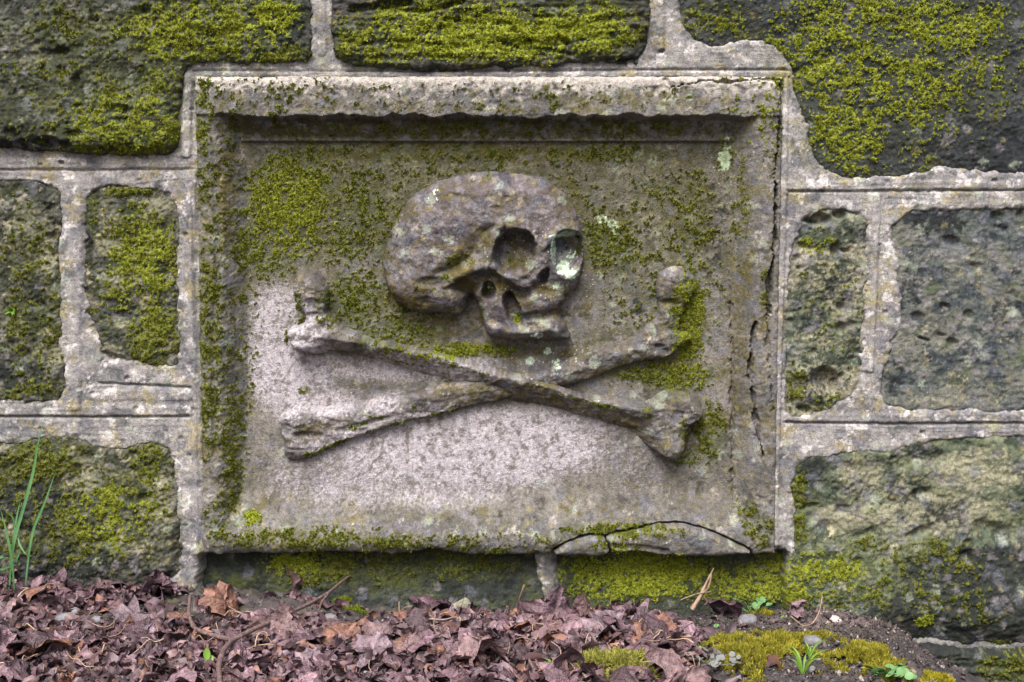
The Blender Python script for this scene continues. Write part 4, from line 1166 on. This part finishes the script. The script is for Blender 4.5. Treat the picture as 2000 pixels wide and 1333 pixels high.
E = lambda a, b, c: (math.radians(a), math.radians(b), math.radians(c))
for (u, v, h, sz, k, rot, lab) in [
        (600, 1128, .03, .085, 5, E(55, 20, 30), 'large curled leaf standing against mossy stone above the forked twig'),
        (655, 1122, .035, .07, 0, E(70, -20, 80), 'upright ribbed leaf right of the large curled leaf under the plaque'),
        (860, 1178, .012, .095, 2, E(20, 5, 78), 'long rolled orange brown leaf below the middle of the plaque'),
        (1085, 1195, .03, .07, 8, E(75, 10, 20), 'dark red leaf standing upright at the pale mortar joint'),
        (1215, 1200, .01, .075, 7, E(10, 10, 85), 'rolled leaf lying on dark soil below bright mossy stone'),
        (1270, 1228, .006, .055, 12, E(5, 10, 120), 'flat pale brown leaf on bare soil right of the rolled leaf'),
        (1412, 1186, .012, .07, 2, E(35, 20, 130), 'narrow smooth brown leaf leaning beside the round leaved seedling'),
        (1558, 1186, .02, .055, 17, E(80, 10, 40), 'pointed dry leaf standing on the soil left of the mound'),
        (1335, 1318, .02, .085, 3, E(30, 25, 10), 'large tan leaf at the right end of the litter'),
        (150, 1150, .015, .095, 10, E(25, 10, 60), 'broad brown leaf at the foot of the wall right of the grass'),
        (290, 1143, .012, .08, 15, E(15, -10, 95), 'ragged brown leaf along the wall foot near the joint'),
        (35, 1140, .015, .08, 20, E(30, 30, 10), 'brown leaf wrapped round the base of the tall grass'),
        (440, 1175, .02, .06, 4, E(60, 10, 60), 'orange brown leaf standing at the edge of the bare soil')]:
    put_leaf(leaf_meshes[k], px_ground(u, v, h), sz, rot, lab)

# crumbs of soil and grit, too fine to count
cr = np.random.default_rng(31)
NC = 9000
cx_ = np.concatenate([cr.uniform(-1.1, 1.0, NC//2), cr.uniform(.25, .9, NC//2)]); cy_ = cr.uniform(-.62, .0, NC)
kc = leaf_density(cx_, cy_) < .45
cx_, cy_ = cx_[kc], cy_[kc]; nc = len(cx_)
OCT = np.array([(1, 0, 0), (-1, 0, 0), (0, 1, 0), (0, -1, 0), (0, 0, 1), (0, 0, -1)], float)
OF = np.array([(0, 2, 4), (2, 1, 4), (1, 3, 4), (3, 0, 4), (2, 0, 5), (1, 2, 5), (3, 1, 5), (0, 3, 5)])
sz_ = .0013*np.exp(cr.normal(.35, .55, nc)).clip(.6, 5)
Pc = OCT[None]*(1+.35*cr.normal(0, 1, (nc, 6, 1)))*sz_[:, None, None]+cr.normal(0, .3, (nc, 6, 3))*sz_[:, None, None]
Pc += np.stack([cx_, cy_, ground_z(cx_, cy_)+.004+sz_*.3], -1)[:, None, :]
tc_ = np.where(cr.random((nc, 1)) < .12, lin(128, 116, 110)[None], lin(62, 54, 53)[None])*cr.uniform(.6, 1.5, (nc, 1))
crumbs = link('soil_crumbs', mesh_np('soil_crumbs', Pc.reshape(-1, 3), (OF[None]+6*np.arange(nc)[:, None, None]).reshape(-1, 3), {'tint': np.repeat(tc_[:, None], 6, 1).reshape(-1, 3)}, smooth=False), M_SOIL)
tag(crumbs, 'crumbs of dark soil and grit over the bare ground', 'soil', kind='stuff')

# ---- twigs and straws
M_TWIG = simple_material('grey_brown_bark', [(0.3, tuple(lin(72, 56, 54))), (0.55, tuple(lin(100, 80, 77))), (0.75, tuple(lin(134, 120, 114)))], 120, .85, .6, .002)
M_STRAW = simple_material('dry_straw', [(0.3, tuple(lin(128, 104, 88))), (0.7, tuple(lin(186, 164, 142)))], 60, .7, .3, .001, rnd=[(0, (.6, .55, .52)), (1, (1.1, 1.08, 1.05))])
tw = empty('forked_twig', px_ground(445, 1258, .02))
bpy.context.view_layer.update()
tag(tw, 'forked grey brown twig lying across the dead leaves', 'twig')
pg = lambda L, h=.033: [px_ground(u, v, hh) for (u, v, hh) in [(p[0], p[1], p[2] if len(p) > 2 else h) for p in L]]
tube_obj('stem', pg([(692, 1118, .055), (668, 1136, .045), (640, 1160, .04), (600, 1182), (540, 1210), (490, 1232), (452, 1252)]), .0026, .0045, M_TWIG, tw, 30, 7, .06, 1)
tube_obj('branch', pg([(452, 1252), (437, 1268), (427, 1298), (430, 1345)]), .0045, .005, M_TWIG, tw, 20, 7, .06, 2)
tube_obj('branch', pg([(452, 1250), (410, 1240), (378, 1228), (368, 1200), (371, 1165, .045)]), .0042, .003, M_TWIG, tw, 22, 7, .06, 3)
tube_obj('side_shoot', pg([(640, 1160, .04), (628, 1176, .03), (622, 1196, .03)]), .003, .0015, M_TWIG, tw, 8, 5, .05, 4)
t2 = empty('dry_stalk', px_ground(1350, 1190, 0)); bpy.context.view_layer.update()
tag(t2, 'split dry stalk standing in the leaf heap left of the seedlings', 'stalk')
b0 = px_ground(1352, 1190, .01)
yy = b0[1]
tube_obj('stem', [b0, at_depth(1368, 1165, yy), at_depth(1380, 1138, yy), at_depth(1394, 1110, yy)], .005, .0012, M_STRAW, t2, 14, 6, .12, 5)
tube_obj('side_shoot', [at_depth(1372, 1160, yy), at_depth(1384, 1150, yy-.01), at_depth(1390, 1122, yy-.01)], .003, .001, M_STRAW, t2, 10, 5, .1, 6)
tube_obj('side_shoot', [at_depth(1330, 1172, yy), at_depth(1360, 1160, yy), at_depth(1388, 1156, yy-.01)], .0014, .001, M_STRAW, t2, 10, 5, .1, 7)
t3 = tube_obj('pale_stick', [px_ground(1008, 1192, .02), at_depth(1018, 1160, -.08), at_depth(1024, 1143, -.08)], .0026, .0018, M_STRAW, None, 8, 6, .05, 8)
tag(t3, 'short pale stick leaning up before the middle of the wall foot', 'stick')
t4 = tube_obj('thin_root', pg([(1545, 1205), (1570, 1225), (1590, 1218), (1602, 1195, .03), (1606, 1165, .05)], .01), .0018, .0012, M_STRAW, None, 20, 5, .05, 9)
tag(t4, 'thin hooked reddish root sticking out of soil left of the mound', 'root')
cnt = 0
for i in range(90):
    u, v = lr.uniform(-20, 1400), lr.uniform(1165, 1340)
    p = px_ground(u, v, .0)
    if float(leaf_density(np.array([p[0]]), np.array([p[1]]))[0]) < .35:
        continue
    L = lr.uniform(.03, .09); az = lr.uniform(0, 2*math.pi); k = lr.normal(0, .5)
    pts = []
    for j in range(6):
        t = j/5
        a = az+k*(t-.5)*1.6
        xx, yq = p[0]+L*(t-.5)*math.cos(a), p[1]+L*(t-.5)*math.sin(a)
        pts.append((xx, yq, float(ground_z(xx, yq))+.032+.008*lr.normal()))
    o = tube_obj('straw', pts, lr.uniform(.0007, .0015), .0006, M_STRAW, None, 10, 4, 0, i)
    where, row = place(u, v)
    tag(o, '%s %s straw lying %s, %s' % ('long' if L > .06 else 'short', 'bent' if abs(k) > .4 else 'straight', where, row), 'straw', 'straws strewn over the litter')
    cnt += 1
    if cnt >= 55: break

# ---- pebbles
M_PEB = simple_material('pebble_stone', [(0.3, tuple(lin(84, 84, 90))), (0.7, tuple(lin(124, 122, 124)))], 60, .75, .5, .002)
M_PEBG = simple_material('mossy_pebble', [(0.3, tuple(lin(86, 86, 74))), (0.5, tuple(lin(124, 122, 104))), (0.7, tuple(lin(144, 140, 124)))], 70, .85, .6, .003)
M_PEBW = simple_material('pale_pebble', [(0.3, tuple(lin(150, 130, 122))), (0.7, tuple(lin(190, 176, 168)))], 60, .75, .3, .002)
def pebble(u, v, rx, ry, rz, mat, label, seed, rot=0.0, h=0.0, group=None, box=2.0):
    rng = np.random.default_rng(seed)
    nu_, nv_ = 14, 9
    vs_ = []
    for j in range(nv_+1):
        ph = math.pi*j/nv_
        for i in range(nu_):
            a = 2*math.pi*i/nu_
            d = np.array([math.sin(ph)*math.cos(a), math.sin(ph)*math.sin(a), math.cos(ph)])
            d = np.sign(d)*np.abs(d)**(2/box)
            vs_.append(d)
    P = np.array(vs_)
    P *= (1+.16*fbm(P[:, 0]*1.7+seed, P[:, 1]*1.7+P[:, 2]*1.3, seed, 3))[:, None]
    P = P*np.array([rx, ry, rz])
    F = [(j*nu_+i, (j+1)*nu_+i, (j+1)*nu_+(i+1) % nu_, j*nu_+(i+1) % nu_) for j in range(nv_) for i in range(nu_)]
    o = link('pebble', mesh_np('pebble', P, np.array(F)), mat)
    p = px_ground(u, v, 0)
    o.location = (p[0], p[1], float(ground_z(p[0], p[1]))+rz*.45+h)
    o.rotation_euler = (rng.normal(0, .15), rng.normal(0, .15), rot)
    return tag(o, label, 'pebble', group)
pebble(1587, 1253, .016, .012, .009, M_PEB, 'blue grey chip of stone between two ground moss cushions', 1, .2, .004, box=3)
pebble(1460, 1214, .021, .016, .013, M_PEB, 'rounded dark grey stone in front of the round leaved seedling', 2, .4, .002)
pebble(903, 1192, .022, .014, .018, M_PEBG, 'squared greenish stone beside the long rolled leaf', 3, .1, .006, box=4)
pebble(146, 1196, .011, .010, .009, M_PEB, 'small round blue grey pebble in soil gap left of the twig', 4, 0, .004)
pebble(128, 1208, .022, .014, .010, M_PEB, 'larger lumpy grey pebble just below the small round one', 5, 0, .002)
pebble(1632, 1206, .014, .012, .006, M_PEBW, 'flat pinkish pebble bedded in the top of the soil mound', 6)
pebble(1620, 1278, .006, .006, .005, M_PEBW, 'tiny white pebble below the blue grey chip', 7)
pebble(1634, 1272, .006, .005, .005, M_PEBW, 'tiny tan pebble right of the tiny white one', 8)
pebble(190, 1208, .012, .009, .008, M_PEB, 'grey pebble right of the lumpy one in soil gap', 9)
pebble(640, 1205, .018, .012, .010, M_PEB, 'dark stone in soil patch right of the twig tip', 10)
for i in range(22):
    u, v = lr.uniform(1440, 1790), lr.uniform(1200, 1330)
    r = lr.uniform(.0025, .0055)
    pebble(u, v, r*1.2, r, r*.8, (M_PEB, M_PEBG, M_PEB, M_PEBG, M_PEBW)[i % 5], 'tiny grit stone on the bare soil at right', 100+i, lr.uniform(0, 3), .001, 'grit on the bare soil')

# ---- moss cushions on the soil
def cushion(u, v, rx, ry, h, n, label, seed, c0=lin(104, 100, 32), c1=lin(170, 162, 62), L=.008):
    rng = np.random.default_rng(seed)
    p = px_ground(u, v, 0)
    a = rng.uniform(0, 2*math.pi, n); r = np.sqrt(rng.random(n))
    lob = 1.1+.35*np.sin(3*a+seed)+.22*np.sin(7*a+2*seed)
    x = p[0]+rx*r*lob*np.cos(a); y = p[1]+ry*r*lob*np.sin(a)
    z = ground_z(x, y)+h*np.sqrt(np.clip(1-r*r, 0, 1))*(1+.5*fbm(x/.015, y/.015, seed, 2))
    kp = 1.3*fbm(x/.03, y/.03, seed+5, 3)+.8*(1-r) > .22
    x, y, z, a, r = x[kp], y[kp], z[kp], a[kp], r[kp]; n = len(x)
    base = np.stack([x, y, z], -1)
    N = np.stack([.7*np.cos(a)*r, .7*np.sin(a)*r, np.ones(n)], -1)
    vs_, cs_ = [], []
    t = np.clip(.5+.6*fbm(x/.02, y/.02, seed+1, 3)+rng.normal(0, .15, n), 0, 1)[:, None]
    cc = (c0+(c1-c0)*t)*rng.uniform(.75, 1.2, (n, 1))
    for k in range(4):
        d = N+rng.normal(0, .6, (n, 3)); d /= np.linalg.norm(d, axis=1)[:, None]
        s_ = np.cross(d, rng.normal(0, 1, (n, 3))); s_ /= np.linalg.norm(s_, axis=1)[:, None]
        Lk = L*rng.uniform(.6, 1.5, (n, 1)); w = L*rng.uniform(.10, .2, (n, 1))
        b = base-np.array([0, 0, .003])
        vs_.append(np.stack([b-s_*w, b+s_*w, b+d*Lk+s_*w*.4, b+d*Lk*.9-s_*w*.4], 1))
        cs_.append(np.repeat(cc[:, None], 4, 1))
    P = np.concatenate(vs_).reshape(-1, 3)
    o = link('moss_cushion', mesh_np('moss_cushion', P, np.arange(len(P)).reshape(-1, 4), {'tint': np.concatenate(cs_).reshape(-1, 3)}, smooth=False), M_MOSS)
    return tag(o, label, 'moss')
cushion(1475, 1272, .085, .10, .013, 5200, 'wide yellow green moss cushion on soil right of the litter', 1)
cushion(1530, 1248, .05, .035, .009, 1400, 'low moss tongue joining the wide cushion at its upper right', 2)
cushion(1605, 1240, .03, .02, .006, 600, 'small moss strip behind the blue grey stone chip', 3)
cushion(1690, 1282, .06, .075, .013, 3200, 'yellow moss cushion in front of the soil mound', 4)
cushion(1735, 1310, .03, .05, .008, 800, 'moss tongue below the cushion before the soil mound', 5)
cushion(1195, 1320, .09, .06, .03, 4200, 'pale feathery moss cushion in the litter at the bottom edge', 6, lin(110, 110, 48), lin(172, 168, 86), .012)
cushion(1835, 1328, .05, .03, .01, 900, 'bright moss cushion at the bottom right foot of the bank', 7, lin(120, 114, 30), lin(174, 164, 52))
cushion(1495, 1198, .03, .02, .008, 600, 'little moss pad behind the round dark grey stone', 8)
cushion(672, 1176, .02, .016, .010, 500, 'little bright moss pad on dark stone right of the twig', 9, lin(86, 100, 24), lin(136, 146, 48))
cushion(700, 1190, .022, .014, .006, 400, 'small moss pad just below the little bright one', 10, lin(86, 100, 24), lin(136, 146, 48))
cushion(1400, 1300, .03, .03, .006, 400, 'thin moss under the small purple leaved weed', 11)

# ---- living plants
M_GRASS = simple_material('grass_blade', [(0.3, tuple(lin(58, 98, 62))), (0.7, tuple(lin(90, 128, 78)))], 18, .5, 0)
M_HERB = simple_material('seedling_leaf', [(0.3, tuple(lin(70, 104, 58))), (0.7, tuple(lin(108, 140, 92)))], 40, .5, 0)
M_LIME = simple_material('young_lime_leaf', [(0.3, tuple(lin(74, 108, 30))), (0.7, tuple(lin(106, 136, 48)))], 30, .5, 0)
M_PURP = simple_material('purple_weed_leaf', [(0.3, tuple(lin(86, 100, 82))), (0.7, tuple(lin(112, 102, 112)))], 60, .6, 0)
gr = empty('grass_plant', px_ground(28, 1146, 0)); bpy.context.view_layer.update()
tag(gr, 'tall green grass plant with long thin blades before the left stone', 'grass')
gy0 = -.10
gp = lambda L, dy=0.0: [at_depth(u, v, gy0+dy*k/len(L)) for k, (u, v) in enumerate(L)]
for pts, w, dy in (([(18, 1152), (22, 1092), (30, 1044), (42, 1008), (57, 954), (68, 912), (75, 855), (90, 810), (95, 798)], .0085, -.02),
                   ([(50, 1142), (57, 1074), (66, 1029), (90, 978), (99, 948), (111, 915)], .007, -.03),
                   ([(28, 1154), (25, 1110), (21, 1080), (12, 1035), (-2, 985)], .007, -.03),
                   ([(22, 1095), (28, 1040), (33, 1008), (41, 972)], .0055, .02),
                   ([(33, 1044), (39, 1065), (48, 1080), (55, 1086)], .005, -.02),
                   ([(31, 1032), (24, 1008), (8, 996)], .005, -.02),
                   ([(22, 1106), (8, 1110), (-10, 1116)], .007, -.04), ([(20, 1087), (6, 1086), (-14, 1098)], .0075, -.05), ([(24, 1104), (32, 1094), (38, 1080), (37, 1072)], .005, -.01)):
    ribbon_obj('blade', gp(pts, dy), w*.72, M_GRASS, gr)

def disc_leaf_mesh(name, n=10, cup=.25, ax=1.0):
    V_ = [(0, 0, 0)]
    for k in range(n):
        a = 2*math.pi*k/n
        V_.append((ax*math.cos(a), math.sin(a), cup))
    F = [(0, 1+k, 1+(k+1) % n) for k in range(n)]
    return mesh_np(name, np.array(V_), np.array(F))
def herb(name, u, v, label, leaves, mat, spread, height, size, seed, cat='seedling', ax=.9):
    """small rosette: thin stalks with cupped round leaves"""
    rng = np.random.default_rng(seed)
    p = px_ground(u, v, 0)
    p[2] = float(ground_z(p[0], p[1]))
    r = empty(name, p); bpy.context.view_layer.update()
    tag(r, label, cat)
    me = disc_leaf_mesh('leaf', 10, .22, ax); me.materials.append(mat)
    for k in range(leaves):
        a = 2.4*k+rng.normal(0, .4); d = spread*math.sqrt((k+.5)/leaves)*rng.uniform(.7, 1.2)
        q = np.array([p[0]+d*math.cos(a), p[1]+.8*d*math.sin(a), 0])
        q[2] = max(p[2], float(ground_z(q[0], q[1])))+height*rng.uniform(.5, 1.1)
        o = link('leaf', me, None, r)
        o.location = Vector(q)-Vector(p); o.matrix_parent_inverse = Matrix()
        s_ = size*rng.uniform(.7, 1.25)
        o.scale = (s_, s_, s_)
        o.rotation_euler = (rng.normal(.55, .3), rng.normal(0, .3), a)
        if k % 2 == 0:
            tube_obj('stalk', [p, (p+q)/2+np.array([0, 0, .003]), q], .0007, .0005, mat, r, 5, 4)
    return r
herb('round_leaved_seedling', 1468, 1196, 'green round leaved seedling on moss at the wall foot', 20, M_HERB, .042, .03, .0075, 1)
herb('small_weed', 1385, 1300, 'greyish purple little weed right of the large tan leaf', 42, M_PURP, .05, .022, .0055, 2, 'weed')
herb('round_leaved_seedling', 1742, 1318, 'pale green leafy rosette at bottom below the soil mound', 32, M_HERB, .036, .016, .0075, 3)
herb('round_leaved_seedling', 1050, 1312, 'green seedling in the leaves left of the feathery moss', 9, M_HERB, .04, .016, .007, 4)
herb('round_leaved_seedling', 1268, 1312, 'seedling on the right end of the feathery moss', 7, M_LIME, .02, .02, .007, 5)
herb('round_leaved_seedling', 1325, 1190, 'cluster of tiny seed leaves left of the dry stalk', 6, M_HERB, .03, .012, .0045, 6)
herb('round_leaved_seedling', 1165, 1200, 'pair of tiny seed leaves on soil under bright moss', 3, M_HERB, .014, .008, .0045, 7)
herb('round_leaved_seedling', 1545, 1205, 'tiny seedling just left of the hooked root', 5, M_HERB, .022, .01, .005, 8)
herb('round_leaved_seedling', 1395, 1222, 'tiny pale seedlings on soil left of the dark stone', 5, M_HERB, .03, .008, .0048, 9)
herb('round_leaved_seedling', 1345, 1270, 'little seedlings at the edge of the litter above the weed', 7, M_HERB, .03, .01, .005, 10)
herb('round_leaved_seedling', 648, 1148, 'tiny lime seedling on soil above the forked twig', 3, M_LIME, .012, .008, .0045, 11)
herb('round_leaved_seedling', 800, 1222, 'tiny sprouts on soil left of the squared stone', 5, M_LIME, .02, .006, .004, 12)
sg = empty('lime_sprout', px_ground(412, 1300, .01)); bpy.context.view_layer.update()
tag(sg, 'bright lime leafy sprout left of the forked twig', 'sprout')
q0 = px_ground(417, 1302, .01); yq = q0[1]
tube_obj('stem', [q0, at_depth(412, 1292, yq), at_depth(406, 1274, yq)], .0018, .001, M_LIME, sg, 8, 5)
ml = disc_leaf_mesh('leaf', 12, .15, .6); ml.materials.append(M_LIME)
for (u, v, s_, rt) in ((404, 1278, .010, E(75, 0, 10)), (408, 1292, .011, E(50, 25, -20))):
    o = link('leaf', ml, None, sg); o.location = Vector(at_depth(u, v, yq-.006))-sg.location; o.matrix_parent_inverse = Matrix(); o.scale = (s_,)*3; o.rotation_euler = rt

def grass_tuft(u, v, n, h, label, seed, mat=M_LIME):
    rng = np.random.default_rng(seed)
    p = px_ground(u, v, 0); p[2] = float(ground_z(p[0], p[1]))
    r = empty('grass_tuft', p); bpy.context.view_layer.update()
    tag(r, label, 'grass')
    for k in range(n):
        a = rng.uniform(0, 2*math.pi); L = h*rng.uniform(.6, 1.2); s_ = rng.uniform(.4, 1.0)
        d = np.array([math.cos(a), math.sin(a)*.7, 0])
        ribbon_obj('blade', [p, p+d*L*s_*.4+np.array([0, 0, L*.6]), p+d*L*s_+np.array([0, 0, L*.7])], .0035, mat, r, 10)
grass_tuft(1568, 1312, 8, .06, 'small tuft of bright grass below the blue grey chip', 1)
grass_tuft(1580, 1280, 4, .045, 'few upright grass blades just under the stone chip', 2)
grass_tuft(570, 1245, 4, .02, 'tiny green grass shoot among leaves right of the twig', 3)
# fern-like sprig rooted in the left stone
sp_ = empty('wall_sprig', at_depth(22, 606, -.006)); bpy.context.view_layer.update()
tag(sp_, 'small bright green sprig rooted in a hollow of the left stone', 'sprig')
rs = np.random.default_rng(8)
c0 = np.array(at_depth(24, 608, -.004))
for k in range(16):
    a = rs.uniform(0, 2*math.pi); L = rs.uniform(.008, .018)
    ribbon_obj('leaf', [c0, c0+np.array([math.cos(a)*L*.6, -.010, math.sin(a)*L*.4+.002]), c0+np.array([math.cos(a)*L, -.012, math.sin(a)*L*.6])], .005, M_LIME, sp_, 6)
